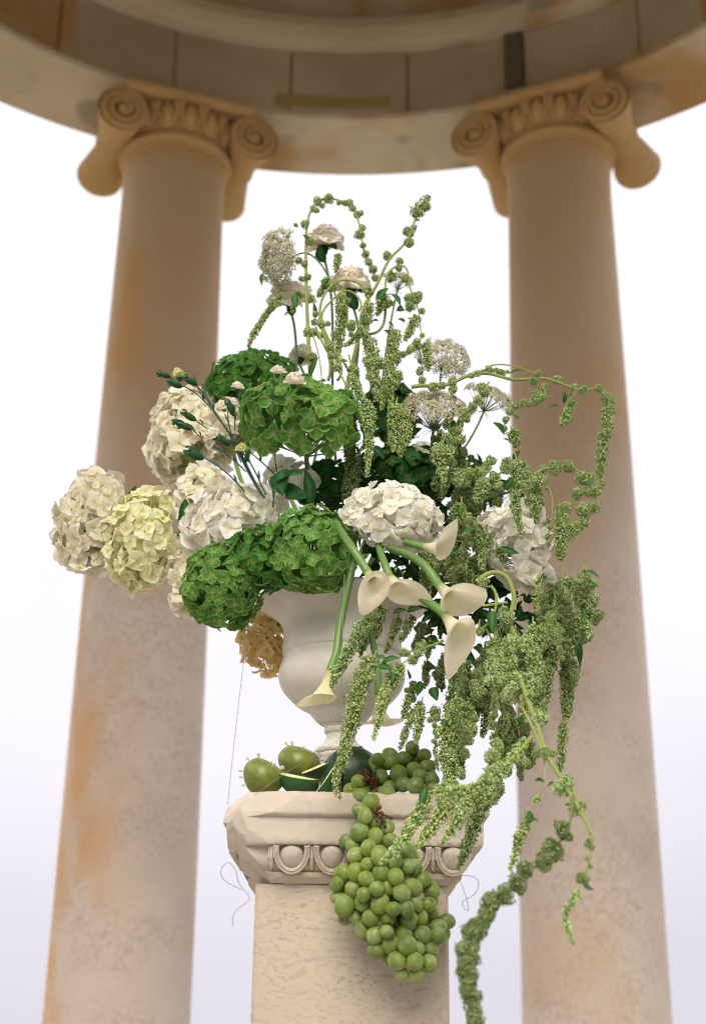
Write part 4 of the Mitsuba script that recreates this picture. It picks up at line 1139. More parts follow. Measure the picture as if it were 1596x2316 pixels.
def strand(label, zm, yy, stems=(), catkins=(), beads=(), lvs=(), tone=1.0, group=None, auto=0.0):
    """stems: (points, radius0, radius1); catkins: (points, radius0, radius1); beads: (x, y, r); all measured on the photograph."""
    sid[0] += 1
    rg = np.random.default_rng(5000 + sid[0])
    k = thing('amaranth_strand', label, 'amaranth', group)
    y0, y1 = yy if isinstance(yy, tuple) else (yy, yy)
    lines = []
    st = MB()
    for pts, ra, rb in stems:
        q = spline([pt(zm, x, y, v) for (x, y), v in zip(pts, np.linspace(y0, y1, len(pts)))], 8 + 7 * len(pts))
        st.tube(q, np.linspace(rsc(zm, ra, y0), rsc(zm, rb, y1), len(q)), 8, np.asarray(STK) * tone)
        lines.append(q)
    if stems:
        part(k, 'stem', st.ply('matte'))
    cols = np.asarray(A0) * tone, np.asarray(A1) * tone * np.array([rg.uniform(.92, 1.1), 1, rg.uniform(.85, 1.15)])
    for pts, ra, rb in catkins:
        q = spline([pt(zm, x, y, v) for (x, y), v in zip(pts, np.linspace(y0, y1, len(pts)))], 10 + 8 * len(pts))
        n = len(q)
        rad = np.linspace(rsc(zm, ra, y0), rsc(zm, rb, y1), n)
        e = np.linspace(0, 1, n)
        rad = rad * np.clip(1.15 - e ** 5 * .75, .3, 1) * np.clip(0.5 + e * 6, 0, 1)
        mb = MB()
        tassel_mesh(mb, q, rad, rg, *cols)
        part(k, 'tassel', mb.ply('seed', smooth=False))
        lines.append(q)
    allp = np.vstack(lines) if lines else None
    for x, y, r in beads:
        b = pt(zm, x, y, (y0 + y1) / 2)
        if allp is not None:
            j = np.argmin(np.linalg.norm((allp - CAM) / (allp - CAM)[:, 1:2] - (b - CAM) / (b - CAM)[1], axis=1))
            b = pt(zm, x, y, allp[j][1] + rg.uniform(-.003, .003))
        s = rsc(zm, r, y0) * 1.12
        part(k, 'flower_cluster', (BEADS if tone > .85 else DARKBEADS)[rg.integers(6)], m=mat(b, np.linalg.qr(rg.normal(size=(3, 3)))[0] @ np.diag(rg.uniform(.85, 1.12, 3)), s))
    for (ax, ay), (bx, by), w in lvs:
        y_ = y0 if allp is None else allp[np.argmin(np.linalg.norm(allp - pt(zm, ax, ay, y0), axis=1))][1]
        lf = leaf(MB(), pt(zm, ax, ay, y_ - .002), pt(zm, bx, by, y_ - 0.012), rsc(zm, w, y_), (rg.uniform(-.6, .6), -1, rg.uniform(-.2, .7)), c=(0.04, 0.11, 0.03) if rg.random() < .5 else (0.05, 0.12, 0.04))
        part(k, 'leaf', lf.ply('leafy'))
    return k


# --- the upright stalks at the top
strand('tall amaranth stalk bending over in a beaded arch, topmost of the bouquet', 'a', 1.79, [([(560, 1700), (520, 1180), (502, 760), (497, 480), (505, 290), (545, 170), (610, 118), (680, 122), (750, 145), (805, 190), (838, 270), (858, 380), (895, 510), (935, 590), (945, 650)], 17, 5)], (),
       [(490, 282, 33), (540, 185, 24), (575, 138, 34), (565, 195, 24), (600, 165, 22), (642, 118, 37), (710, 146, 22), (752, 148, 26), (780, 150, 30), (800, 182, 28), (830, 225, 32), (855, 215, 22), (862, 310, 26), (845, 352, 36), (868, 425, 26), (885, 480, 32), (905, 530, 34),
        (930, 580, 30), (945, 635, 26), (525, 395, 34), (490, 545, 28), (510, 630, 26), (525, 770, 34), (510, 985, 40), (545, 990, 30), (535, 1150, 36), (550, 920, 26), (380, 365, 18), (432, 292, 18), (450, 520, 26), (470, 640, 24)],
       [((520, 400), (470, 350), 16), ((555, 900), (545, 790), 18)])
strand('thick amaranth stalk leaning right with a blunt seed head against the sky', 'a', 1.76, [([(760, 1700), (800, 1190), (840, 1000), (880, 810), (950, 690), (1005, 575), (1050, 500), (1130, 420), (1180, 330), (1210, 240), (1255, 140)], 20, 7)],
       [([(1195, 235), (1235, 190), (1265, 145), (1300, 100)], 50, 26)],
       [(1150, 330, 36), (1175, 350, 30), (1165, 405, 36), (1025, 492, 33), (1225, 215, 34), (1280, 170, 32), (1190, 310, 20)], [((1215, 290), (1205, 350), 8)])
strand('single drooping amaranth tassel at the upper left of the bouquet', 'a', 1.80, [([(470, 820), (400, 735), (320, 750)], 7, 5)], [([(345, 735), (270, 830), (200, 930), (120, 1085)], 26, 20)], (), [((290, 850), (235, 850), 9), ((430, 740), (440, 830), 30)])
strand('short leaf-tipped amaranth tassel hanging under the left carnation', 'a', 1.815, [([(470, 760), (440, 730)], 5, 4)], [([(450, 725), (425, 800), (400, 870)], 24, 14)], (), [((395, 855), (355, 885), 10), ((220, 600), (215, 690), 18)])
strand('pale bare amaranth stem in a wide hoop, the outer one of the pair of hoops', 'a', 1.735, [([(640, 1300), (590, 900), (600, 780), (650, 700), (720, 652), (800, 655), (870, 690), (885, 760)], 11, 8)], (), [(590, 930, 30), (590, 1010, 26)])
strand('pale bare amaranth stem in a narrow hoop, the inner one of the pair of hoops', 'a', 1.73, [([(700, 1300), (620, 980), (605, 860), (670, 775), (760, 718), (815, 740), (840, 850)], 10, 7)], (), [(640, 930, 22)])
strand('small upright amaranth tassel between the two highest carnations', 'a', 1.80, [([(760, 900), (700, 640), (705, 480)], 6, 4)], [([(712, 480), (700, 540), (690, 600)], 26, 18)], [(690, 490, 14)])
strand('thick ragged amaranth tassel hanging in the middle of the top cluster', 'a', 1.765, [([(760, 640), (730, 720)], 6, 5)], [([(650, 640), (610, 700), (570, 760)], 40, 16), ([(725, 740), (735, 860), (720, 980), (700, 1100), (695, 1190)], 44, 26)], [(660, 690, 40), (730, 840, 44)], [((640, 640), (600, 690), 22)])
strand('loose amaranth tassel crossing in front of the leaning stalk', 'a', 1.72, [([(900, 700), (920, 860)], 6, 5)], [([(905, 800), (870, 960), (800, 1040), (720, 1085)], 42, 14), ([(905, 700), (895, 760)], 30, 18)], [(790, 950, 36), (860, 980, 44)], [((965, 780), (1035, 700), 32), ((850, 880), (890, 940), 12)])
strand('small amaranth tassel hanging right of the leaning stalk', 'a', 1.735, [([(1010, 720), (1000, 760)], 5, 4)], [([(1010, 740), (985, 810), (955, 880)], 40, 18), ([(1050, 780), (1020, 830)], 24, 16)], (), [((1040, 735), (1110, 820), 30), ((1030, 700), (950, 790), 30)])
strand('nodding amaranth stem with a flat knob, rightmost of the top cluster', 'a', 1.745, [([(900, 1000), (1010, 720), (1085, 560), (1120, 555), (1170, 680), (1220, 820), (1240, 960), (1250, 1020)], 11, 4)], [([(1215, 880), (1180, 960), (1135, 1045)], 36, 22), ([(1060, 600), (1040, 660)], 34, 24)],
       [(1105, 525, 30), (1100, 570, 30), (1150, 640, 30), (1175, 765, 44), (1215, 760, 46), (1250, 850, 26), (1170, 820, 34), (1250, 1010, 20)], [((1130, 830), (1080, 850), 26), ((1140, 920), (1090, 900), 14)])
strand('long dense amaranth tassel below the leaning stalk', 'a', 1.70, [([(860, 950), (900, 1040)], 8, 6)], [([(890, 1020), (925, 1110), (930, 1220), (945, 1330), (960, 1440)], 46, 30)], [(920, 1180, 52)], [((890, 1000), (870, 1060), 16)])
strand('dense amaranth tassel right of the middle with two leaf points at its top', 'a', 1.695, [([(1050, 950), (1070, 1010)], 6, 5)], [([(1075, 970), (1060, 1090), (1035, 1220), (1035, 1340), (1050, 1460)], 44, 30)], [(1060, 1040, 40)], [((1055, 1010), (1000, 975), 20), ((1065, 965), (1025, 920), 20), ((930, 915), (970, 915), 14)])
strand('beaded amaranth strand slanting down from the right of the top cluster', 'a', 1.74, [([(1250, 1020), (1190, 1080), (1110, 1140), (1010, 1190), (920, 1250)], 6, 4)], (), [(1215, 1060, 32), (1180, 1095, 30), (1165, 1110, 26), (1120, 1130, 30), (1085, 1165, 32), (1030, 1195, 30), (975, 1200, 34), (920, 1230, 30)])
strand('beaded amaranth strand beside the lace flower with the dark centre', 'a', 1.755, [([(1220, 1070), (1245, 1160), (1250, 1300)], 5, 3)], [([(1270, 1060), (1285, 1140), (1290, 1240)], 30, 20)], [(1240, 1170, 26), (1238, 1240, 30), (1250, 1300, 28), (1215, 1080, 26)])
strand('thin pale amaranth stems fanning in the middle of the bouquet', 'a', 1.70, [([(560, 950), (640, 1120), (720, 1260), (760, 1340)], 8, 6), ([(600, 960), (660, 1080), (760, 1220), (800, 1320)], 6, 4), ([(540, 1000), (590, 1200), (600, 1320)], 5, 4), ([(700, 1100), (790, 1260)], 6, 5)], (),
       [(650, 1080, 34), (660, 1140, 26), (700, 1220, 28), (600, 940, 30), (560, 870, 26), (800, 930, 30), (790, 1000, 20), (680, 1000, 24)], [((520, 1280), (575, 1150), 22), ((770, 1180), (715, 1180), 16)])

# --- the middle
strand('amaranth tassel lying over the right side of the large open green hydrangea', 'c', 1.61, [([(-20, 60), (0, 150)], 6, 5)], [([(-10, 120), (20, 220), (50, 300), (100, 370), (110, 450)], 30, 24), ([(60, 330), (80, 420), (95, 520), (90, 620), (80, 740)], 30, 16)], [(10, 150, 34), (0, 190, 28)])
strand('amaranth tassel with thick fingers, leftmost of the two over the dark hydrangeas', 'c', 1.66, [([(250, 300), (240, 360)], 5, 4)], [([(240, 350), (225, 430), (220, 520), (232, 600)], 32, 20), ([(215, 340), (205, 400)], 20, 12)], [(245, 350, 30)])
strand('blunt amaranth tassel pointing straight down, second over the dark hydrangeas', 'c', 1.655, [([(270, 330), (275, 380)], 5, 4)], [([(275, 370), (290, 450), (280, 540), (268, 632)], 34, 24), ([(310, 440), (315, 540)], 22, 14)], [(285, 390, 30), (180, 250, 22)])
strand('thin amaranth tassel hanging above the dark hydrangea from the middle', 'c', 1.70, [([(190, 130), (185, 200)], 5, 4)], [([(215, 20), (215, 130), (190, 240), (160, 370)], 34, 16)], [(250, 180, 40), (235, 220, 32), (130, 100, 46), (110, 180, 40)])
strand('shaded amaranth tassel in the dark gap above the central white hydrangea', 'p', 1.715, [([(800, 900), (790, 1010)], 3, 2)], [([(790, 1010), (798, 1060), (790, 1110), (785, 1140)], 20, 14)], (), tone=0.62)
strand('amaranth tassel over the dark hydrangea edge, left of the airy lace flower', 'c', 1.64, [([(520, 500), (500, 560)], 5, 4)], [([(500, 560), (480, 640), (495, 700), (508, 770)], 36, 20), ([(530, 570), (550, 640)], 28, 14)], [(480, 600, 40), (470, 580, 34), (520, 590, 34)])
strand('chain of amaranth clusters curving down from the upper lace flower', 'c', 1.72, [([(560, 170), (555, 270), (565, 360), (540, 450), (550, 560), (560, 700)], 5, 4)], (), [(555, 200, 24), (560, 255, 26), (560, 300, 22), (570, 350, 26), (540, 400, 30), (520, 450, 26), (600, 440, 24), (560, 490, 30), (545, 540, 32), (560, 600, 34), (550, 660, 34), (565, 720, 36)])
strand('chain of amaranth clusters sweeping from the arch to the heart of the cascade', 'c', 1.70, [([(760, 210), (700, 290), (640, 370), (600, 450), (580, 560)], 6, 5)], (), [(720, 240, 32), (735, 270, 28), (700, 310, 32), (665, 350, 34), (630, 380, 34), (612, 410, 26), (640, 420, 22), (600, 530, 30), (590, 480, 24)])
strand('wide amaranth arch to the right, ending in a heavy hanging tassel', 'c', 1.70, [([(330, 240), (430, 232), (530, 225), (620, 185), (760, 165), (900, 198), (1050, 190), (1190, 232), (1280, 255), (1370, 255), (1425, 315), (1422, 400)], 13, 6), ([(740, 130), (850, 115), (930, 132), (1040, 180)], 5, 4)],
       [([(1425, 330), (1418, 400), (1410, 480), (1390, 580), (1380, 680), (1375, 770)], 34, 26), ([(640, 185), (760, 150), (900, 165)], 18, 9)],
       [(1232, 240, 26), (1282, 258, 30), (1140, 196, 28), (1030, 165, 22), (1372, 252, 28), (1400, 290, 30), (1430, 318, 34), (1415, 385, 34), (1418, 425, 34), (1400, 500, 34), (1010, 205, 26), (560, 215, 24), (450, 240, 30), (500, 232, 24), (830, 160, 24), (760, 140, 22)],
       [((880, 160), (940, 148), 12), ((1010, 190), (1000, 230), 12)])
strand('amaranth strand in a low beaded arch before the right column', 'c', 1.66, [([(960, 800), (1000, 745), (1050, 702), (1120, 686), (1210, 684), (1280, 730), (1340, 800), (1350, 870), (1335, 930), (1290, 990), (1220, 1050), (1195, 1095)], 9, 4), ([(1150, 650), (1200, 645)], 3, 3), ([(1250, 835), (1200, 890)], 4, 3)], (),
       [(1055, 698, 26), (1110, 660, 20), (1130, 692, 38), (1205, 682, 34), (1280, 745, 42), (1318, 760, 36), (1252, 828, 38), (1345, 815, 40), (1310, 820, 30), (1380, 780, 30), (1345, 910, 38), (1290, 922, 40), (1282, 1000, 38), (1215, 1040, 42), (1250, 1020, 34), (1030, 760, 44), (1010, 740, 26), (1195, 1080, 20)])
strand('upright cigar-shaped amaranth tassel before the right column', 'c', 1.65, [([(1190, 880), (1165, 1300)], 6, 5)], [([(1180, 890), (1165, 980), (1158, 1080), (1160, 1200)], 34, 36)], [(1185, 905, 32), (1160, 940, 34), (1165, 1000, 34)])
strand('amaranth chain dipping under the arch against the bright gap', 'c', 1.70, [([(1060, 215), (1040, 310), (940, 332), (880, 370), (850, 430), (845, 490)], 6, 4), ([(895, 360), (892, 480)], 2, 2)], (), [(1065, 245, 26), (1050, 290, 34), (1020, 310, 36), (985, 330, 28), (940, 330, 26), (905, 345, 26), (875, 375, 26), (855, 420, 22), (845, 470, 20), (1010, 270, 26), (915, 400, 20)])
strand('short amaranth spur with two dark leaves before the right column', 'c', 1.68, [([(1240, 235), (1220, 320), (1190, 380)], 4, 3)], [([(1225, 310), (1195, 380), (1160, 455)], 30, 18), ([(1205, 380), (1200, 440)], 20, 14)], (), [((1160, 350), (1085, 360), 16), ((1175, 330), (1178, 262), 14), ((1230, 285), (1190, 290), 8)])
strand('ragged little amaranth tassel with leaf points beside the bright gap', 'c', 1.68, [([(880, 460), (900, 520), (910, 620)], 5, 4)], [([(885, 480), (905, 540), (905, 575)], 40, 22)], [(905, 500, 26)], [((835, 500), (780, 440), 16), ((870, 540), (835, 528), 8), ((890, 640), (935, 590), 16)])
strand('long tapering amaranth tassel hanging over the right white hydrangea', 'c', 1.60, [([(900, 600), (920, 660)], 5, 4)], [([(915, 650), (915, 760), (905, 850), (915, 960), (936, 1092)], 40, 16), ([(950, 660), (975, 760), (990, 810)], 26, 18)], [(900, 680, 30), (940, 720, 34), (960, 790, 34)], [((840, 810), (900, 740), 26), ((960, 660), (940, 690), 8)])
strand('amaranth chain running across toward the right column', 'c', 1.68, [([(560, 720), (680, 750), (780, 745), (850, 690), (900, 640)], 8, 6)], (), [(650, 720, 34), (700, 720, 36), (740, 690, 34), (770, 650, 30), (790, 740, 36), (850, 690, 34), (860, 650, 26), (720, 770, 36), (630, 770, 34), (820, 790, 30), (590, 760, 40)])
strand('thick short amaranth tassel pointing down in the middle of the cascade', 'c', 1.635, [([(760, 740), (740, 780)], 5, 4)], [([(745, 770), (715, 820), (690, 885)], 40, 24)], [(730, 780, 36)])
strand('thin looped amaranth stem with tiny beads left of the low arch', 'c', 1.64, [([(1040, 800), (1080, 795), (1110, 860), (1112, 930), (1100, 1010), (1090, 1110)], 5, 3)], (), [(1095, 980, 20), (1070, 1000, 18), (1100, 1020, 16), (1085, 1070, 18), (1090, 1110, 18), (1080, 800, 14)])
strand('amaranth tassels hanging beside the right white hydrangea', 'c', 1.67, [([(1010, 800), (1020, 880)], 5, 4)], [([(1000, 780), (1020, 880), (1010, 1010)], 36, 24), ([(1030, 830), (1060, 900)], 26, 12)], [(1000, 830, 38), (1020, 880, 38), (985, 870, 34)])

rgm = np.random.default_rng(900)


def mass(label, where, group, zm, spots, yy, n, rr, length, lean=0.0, tone=1.0, r0=34):
    """Hanging strands that nothing tells apart, hung from the given spots."""
    for i in range(n):
        x, y = spots[i % len(spots)]
        x, y = x + rgm.normal() * rr, y + rgm.normal() * rr
        L_ = length * rgm.uniform(.6, 1.35)
        tone_i = tone * rgm.choice([.55, .75, .95, 1.1, 1.25])
        shade = ('dark ' if tone_i < .7 else 'mid-green ' if tone_i < 1.0 else 'pale ')
        size = 'short ' if L_ < length * .85 else 'long ' if L_ > length * 1.1 else ''
        r0i = r0 * rgm.uniform(.62, 1.05)
        dx = lean * L_ + rgm.normal() * L_ * .15
        pts = [(x, y), (x + dx * .3 + rgm.normal() * 10, y + L_ * .33), (x + dx * .7 + rgm.normal() * 12, y + L_ * .66), (x + dx, y + L_)]
        d = rgm.uniform(*yy)
        if rgm.random() < 0.62:
            lf_ = rgm.random() < .5
            strand(shade + size + ('leafy ' if lf_ else 'bare ') + label + ' tassel ' + where, zm, d, [([(x - dx * .15, y - L_ * .25), (x, y)], 6, 5)], [(pts, r0i, r0i * .6)], [], [((x, y), (x + rgm.normal() * 50, y + rgm.uniform(20, 70)), 20)] if lf_ else (), tone_i, group)
        else:
            nb = int(L_ / (r0i * 1.25)) + 2
            e = np.linspace(0, 1, nb)
            bx, by = np.interp(e, np.linspace(0, 1, 4), [p[0] for p in pts]), np.interp(e, np.linspace(0, 1, 4), [p[1] for p in pts])
            strand(shade + size + 'beaded ' + label + ' strand ' + where, zm, d, [(pts, 5, 4)], (), [(a + rgm.normal() * 9, b, r0i * rgm.uniform(.8, 1.15)) for a, b in zip(bx, by)], (), tone_i, group)


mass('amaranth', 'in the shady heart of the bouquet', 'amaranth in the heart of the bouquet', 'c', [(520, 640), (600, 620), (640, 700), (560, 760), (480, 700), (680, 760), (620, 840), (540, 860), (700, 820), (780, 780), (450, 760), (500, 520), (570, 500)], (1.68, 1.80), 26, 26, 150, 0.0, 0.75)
mass('amaranth', 'packed around the calla lilies', 'amaranth packed around the calla lilies', 'c', [(560, 900), (610, 930), (660, 980), (720, 1060), (600, 1180), (540, 1160), (450, 1060), (520, 1110), (680, 1030), (640, 1140), (700, 1120), (480, 1200), (420, 1250), (580, 1240), (660, 1250), (560, 1040), (400, 1160), (760, 1180), (720, 1290)], (1.59, 1.70), 44, 24, 130, 0.05, 0.95)
mass('amaranth', 'at the right edge of the cascade', 'amaranth at the right edge of the cascade', 'f', [(1000, 20), (1060, 90), (1120, 40), (1180, 60), (1240, 60), (1060, 260), (1140, 260), (1200, 200), (1260, 160), (1000, 330), (1080, 400), (1180, 380), (980, 480), (1010, 600), (950, 680), (1130, 480), (920, 330)], (1.56, 1.70), 36, 30, 210, -0.05, 1.0, 38)
mass('amaranth', 'in the middle of the hanging cascade', 'amaranth in the middle of the cascade', 'f', [(420, 620), (480, 640), (540, 600), (600, 620), (660, 560), (720, 620), (380, 560), (600, 760), (680, 780), (740, 860), (460, 760), (780, 960), (700, 940), (860, 760), (840, 980), (650, 420), (720, 360), (560, 520), (830, 560)], (1.56, 1.72), 40, 26, 190, -0.02, 0.92, 36)
mass('amaranth', 'low in the cascade above the pedestal corner', 'amaranth hanging lowest in the cascade', 'f', [(360, 960), (400, 900), (420, 1020), (450, 960), (370, 1120), (400, 1160), (440, 1100), (350, 1250), (690, 1060), (660, 1150), (640, 1240), (740, 1120), (800, 1140), (880, 1100)], (1.55, 1.68), 20, 14, 170, -0.06, 1.0, 32)
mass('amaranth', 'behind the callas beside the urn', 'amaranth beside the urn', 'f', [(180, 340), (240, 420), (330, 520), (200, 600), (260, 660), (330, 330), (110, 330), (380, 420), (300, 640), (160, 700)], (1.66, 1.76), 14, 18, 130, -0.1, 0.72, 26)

# --- the cascade in front and the urn
strand('amaranth tassel hanging diagonally over the urn beside the long calla stem', 'e', 1.575, [([(960, 240), (890, 310)], 6, 5)], [([(900, 290), (840, 400), (780, 500), (735, 570), (690, 660), (650, 780)], 52, 24)], [(860, 380, 46)], ())
strand('longest amaranth tassel, running down past the urn foot to the pedestal edge', 'e', 1.56, [([(960, 500), (910, 590)], 6, 5)], [([(935, 540), (885, 640), (840, 760), (810, 880), (785, 990), (755, 1100), (735, 1210), (695, 1320), (690, 1400), (720, 1462)], 62, 24)], [(880, 660, 48), (820, 850, 48)])
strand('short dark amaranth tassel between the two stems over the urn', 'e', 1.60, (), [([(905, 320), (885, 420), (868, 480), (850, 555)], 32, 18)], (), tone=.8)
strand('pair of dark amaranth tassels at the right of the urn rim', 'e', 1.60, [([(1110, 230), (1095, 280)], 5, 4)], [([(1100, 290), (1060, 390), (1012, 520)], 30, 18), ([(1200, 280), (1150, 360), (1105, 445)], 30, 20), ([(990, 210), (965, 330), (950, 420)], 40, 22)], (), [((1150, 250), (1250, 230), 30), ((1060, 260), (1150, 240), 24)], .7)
strand('pale amaranth tassel veiling the lowest calla lily', 'e', 1.55, [([(1180, 540), (1110, 600)], 5, 4)], [([(1120, 590), (1060, 680), (1010, 780), (980, 900), (955, 1000), (935, 1085)], 48, 16)], [(1060, 700, 40), (1020, 780, 40)], [((985, 590), (1110, 550), 30), ((970, 600), (1060, 625), 24), ((1070, 640), (1050, 710), 20), ((960, 540), (1020, 560), 16), ((1005, 650), (1035, 665), 12)], 1.15)
strand('beaded amaranth stem reaching sideways beside the urn rim', 'e', 1.57, [([(1390, 435), (1290, 475), (1200, 500), (1120, 520)], 9, 5)], (), [(1120, 510, 30), (1150, 520, 26), (1230, 490, 40), (1220, 520, 34), (1190, 560, 30), (1260, 460, 26)], [((1180, 500), (1210, 430), 9), ((1180, 680), (1155, 620), 9)])
strand('thin amaranth tail, leftmost of those hanging above the grapes', 'f', 1.60, [([(170, 860), (120, 930)], 4, 3)], [([(130, 930), (90, 1000), (70, 1060), (40, 1150)], 22, 16)], [(115, 950, 20)])
strand('plump thin amaranth tail, second of those hanging above the grapes', 'f', 1.60, [([(190, 800), (180, 870)], 4, 3)], [([(185, 860), (170, 950), (155, 1040), (145, 1112)], 28, 22)])
strand('short amaranth tail pointing left, highest of those hanging above the grapes', 'f', 1.62, (), [([(110, 780), (90, 840), (75, 890), (58, 945)], 24, 18), ([(190, 840), (140, 890), (88, 945)], 24, 14)], [(90, 760, 20), (130, 720, 24)], [((150, 800), (120, 840), 16), ((250, 740), (285, 830), 34), ((180, 700), (150, 800), 26), ((105, 690), (92, 640), 8)])
strand('very thin beaded amaranth tail, rightmost of those hanging above the grapes', 'f', 1.60, [([(275, 860), (270, 1000), (270, 1120), (292, 1285)], 4, 2)], [([(270, 1130), (275, 1200), (292, 1288)], 15, 8)], [(270, 900, 34), (240, 950, 24), (285, 940, 26), (268, 990, 22), (270, 1030, 18), (285, 1060, 16), (265, 1090, 18), (280, 1115, 15)], [((215, 910), (240, 900), 5)])
strand('heavy amaranth rope falling straight to the pedestal top', 'f', 1.575, [([(420, 760), (405, 850)], 8, 6)], [([(410, 820), (395, 950), (370, 1100), (365, 1240), (345, 1390)], 70, 48)], [(400, 900, 60), (375, 1010, 60), (360, 1180, 60), (440, 1000, 46), (430, 1120, 40), (450, 1180, 36), (420, 1290, 40), (440, 1310, 30)])
strand('beaded amaranth clump beside the heavy rope', 'f', 1.58, [([(480, 800), (500, 960), (490, 1080)], 6, 4)], (), [(490, 880, 44), (500, 940, 42), (520, 950, 30), (500, 1000, 44), (480, 1050, 42), (510, 1040, 28), (490, 1090, 32), (470, 1170, 28), (450, 1200, 26)])
strand('dark pointed amaranth tassel with leaves in the gap of the cascade', 'f', 1.60, [([(610, 780), (600, 840)], 5, 4)], [([(605, 830), (600, 920), (590, 1000), (578, 1065)], 30, 22)], [(630, 830, 40)], [((550, 820), (555, 950), 20), ((575, 850), (570, 900), 14)], .65)
strand('thin amaranth tassel hanging alone in front of the right column', 'f', 1.65, [([(1140, 480), (1130, 590)], 5, 4)], [([(1120, 600), (1140, 690), (1125, 800), (1125, 890), (1110, 960)], 48, 30), ([(1105, 960), (1100, 1040), (1095, 1100), (1085, 1200), (1080, 1290)], 26, 22)], [(1125, 730, 40), (1120, 850, 44), (1105, 1015, 30), (1120, 650, 36)], [((1195, 440), (1215, 620), 17)])
strand('amaranth beads at the far right edge of the cascade', 'f', 1.63, [([(1180, 520), (1200, 330), (1240, 200), (1270, 100), (1230, -40)], 8, 4)], (), [(1290, 70, 42), (1235, 100, 38), (1275, 170, 50), (1240, 265, 44), (1330, 270, 42), (1195, 330, 40), (1260, 390, 40), (1190, 400, 42), (1160, 420, 40), (1100, 420, 38), (1050, 530, 40), (1310, 320, 22), (1250, 30, 34), (1010, 590, 50), (960, 640, 48)], [((1140, 385), (1220, 340), 16), ((1040, 260), (1010, 80), 20)])
strand('thick bare amaranth stem curving in a hook right of the callas', 'f', 1.55, [([(540, 60), (600, 10), (660, -6), (720, 14), (768, 90), (782, 170), (764, 250), (762, 330), (790, 410), (820, 470)], 17, 15)], (), [(735, 290, 48), (580, 60, 40), (715, 240, 32), (700, 260, 26)])
strand('slim bare amaranth stem looping right of the callas', 'f', 1.54, [([(630, 80), (665, 140), (665, 210), (640, 290), (580, 352)], 10, 8), ([(560, 300), (555, 360)], 8, 7), ([(600, 360), (640, 430)], 7, 6), ([(580, 212), (660, 200), (740, 188)], 9, 8)], (), [(560, 380, 30), (650, 440, 24)], [((640, 240), (640, 390), 36)])
strand('big fuzzy amaranth clump close to the camera, below the hooked stem', 'f', (1.50, 1.44), [([(600, 500), (740, 480), (870, 470)], 7, 6)], [([(720, 480), (800, 460), (880, 490), (915, 600), (900, 760), (880, 800)], 56, 46), ([(620, 520), (700, 580), (650, 650), (600, 720)], 44, 26), ([(860, 600), (820, 700), (760, 760)], 50, 40)],
       [(780, 480, 60), (850, 490, 60), (760, 700, 62), (820, 710, 60), (700, 640, 56), (680, 700, 50), (640, 600, 50), (740, 800, 46)])
strand('nearest amaranth stem, slanting down right across the cascade to round beads', 'f', (1.48, 1.34), [([(700, 520), (740, 580), (820, 690), (880, 850), (935, 990), (975, 1130), (1035, 1245), (1095, 1345), (1150, 1440), (1190, 1520), (1235, 1590), (1275, 1690)], 20, 9), ([(800, 800), (860, 920), (920, 1040), (960, 1140)], 9, 7), ([(975, 1130), (980, 1250), (975, 1340)], 5, 4)], (),
       [(945, 935, 50), (1104, 1378, 62), (1190, 1518, 50), (990, 1170, 40), (760, 600, 60)], [((980, 1355), (912, 1345), 18), ((1040, 1355), (1000, 1385), 10), ((1140, 1500), (1110, 1505), 12)])
strand('trailing amaranth chain of round beads hanging at the lower right corner', 'h', (1.34, 1.30), tone=0.66, stems=[([(1060, 240), (1045, 380), (1000, 510), (930, 610), (880, 680), (750, 740), (690, 830), (600, 900), (520, 960), (480, 1040), (420, 1110), (390, 1200), (378, 1300), (375, 1420), (390, 1600), (420, 1760)], 9, 7)], beads=[(995, 468, 52), (1030, 515, 32), (925, 600, 66), (895, 625, 56), (880, 675, 56), (860, 690, 44), (748, 730, 54), (697, 820, 58), (612, 890, 56), (520, 925, 58), (500, 1015, 56), (530, 960, 46), (490, 1050, 46), (430, 1090, 60), (370, 1130, 46), (440, 1130, 50), (405, 1160, 50), (415, 1220, 46), (352, 1245, 56), (385, 1270, 60), (410, 1300, 48), (360, 1330, 46), (350, 1385, 58),
        (400, 1395, 50), (385, 1450, 54), (375, 1510, 52), (400, 1560, 56), (420, 1640, 56), (425, 1720, 56)], lvs=[((470, 1100), (520, 1075), 18), ((410, 1180), (380, 1160), 20)])
strand('delicate amaranth tail hanging rightmost before the right column foot', 'h', (1.36, 1.36), [([(1060, 200), (1120, 350), (1170, 470), (1185, 540), (1165, 650), (1140, 740), (1100, 840), (1070, 900)], 8, 4)], [([(1100, 860), (1050, 935), (1020, 1000), (1015, 1080), (1035, 1150), (1075, 1222)], 26, 13)],
       [(1160, 560, 30), (1180, 585, 22), (1155, 660, 16), (1170, 700, 18), (1110, 760, 30), (1145, 780, 26), (1100, 790, 26), (1135, 810, 22)], [((1125, 825), (1200, 862), 13), ((1010, 970), (990, 975), 8)], 1.25)
strand('small dangling amaranth tassel just right of the pedestal cap', 'h', (1.42, 1.42), [([(900, 170), (840, 240), (790, 320), (740, 430)], 5, 4)], [([(760, 420), (725, 480), (705, 560), (680, 640), (648, 735)], 36, 16), ([(840, 250), (800, 290)], 18, 12)], [(770, 390, 32)], [((785, 350), (760, 420), 22), ((790, 400), (835, 415), 12), ((690, 520), (660, 515), 8), ((760, 470), (790, 468), 8)], 1.1)
strand('blurry amaranth spray crossing low in front of the cascade', 'f', (1.44, 1.36), [([(900, 1060), (800, 1170), (640, 1310), (520, 1390), (420, 1430), (250, 1440)], 10, 7)], [([(860, 1080), (760, 1210), (640, 1330), (530, 1390), (430, 1410), (330, 1400)], 34, 30)], [(640, 1190, 52), (650, 1280, 48), (600, 1340, 44), (680, 1120, 46), (930, 1170, 32), (860, 1230, 28), (800, 1220, 26), (1020, 1170, 30)], (), 1.2)
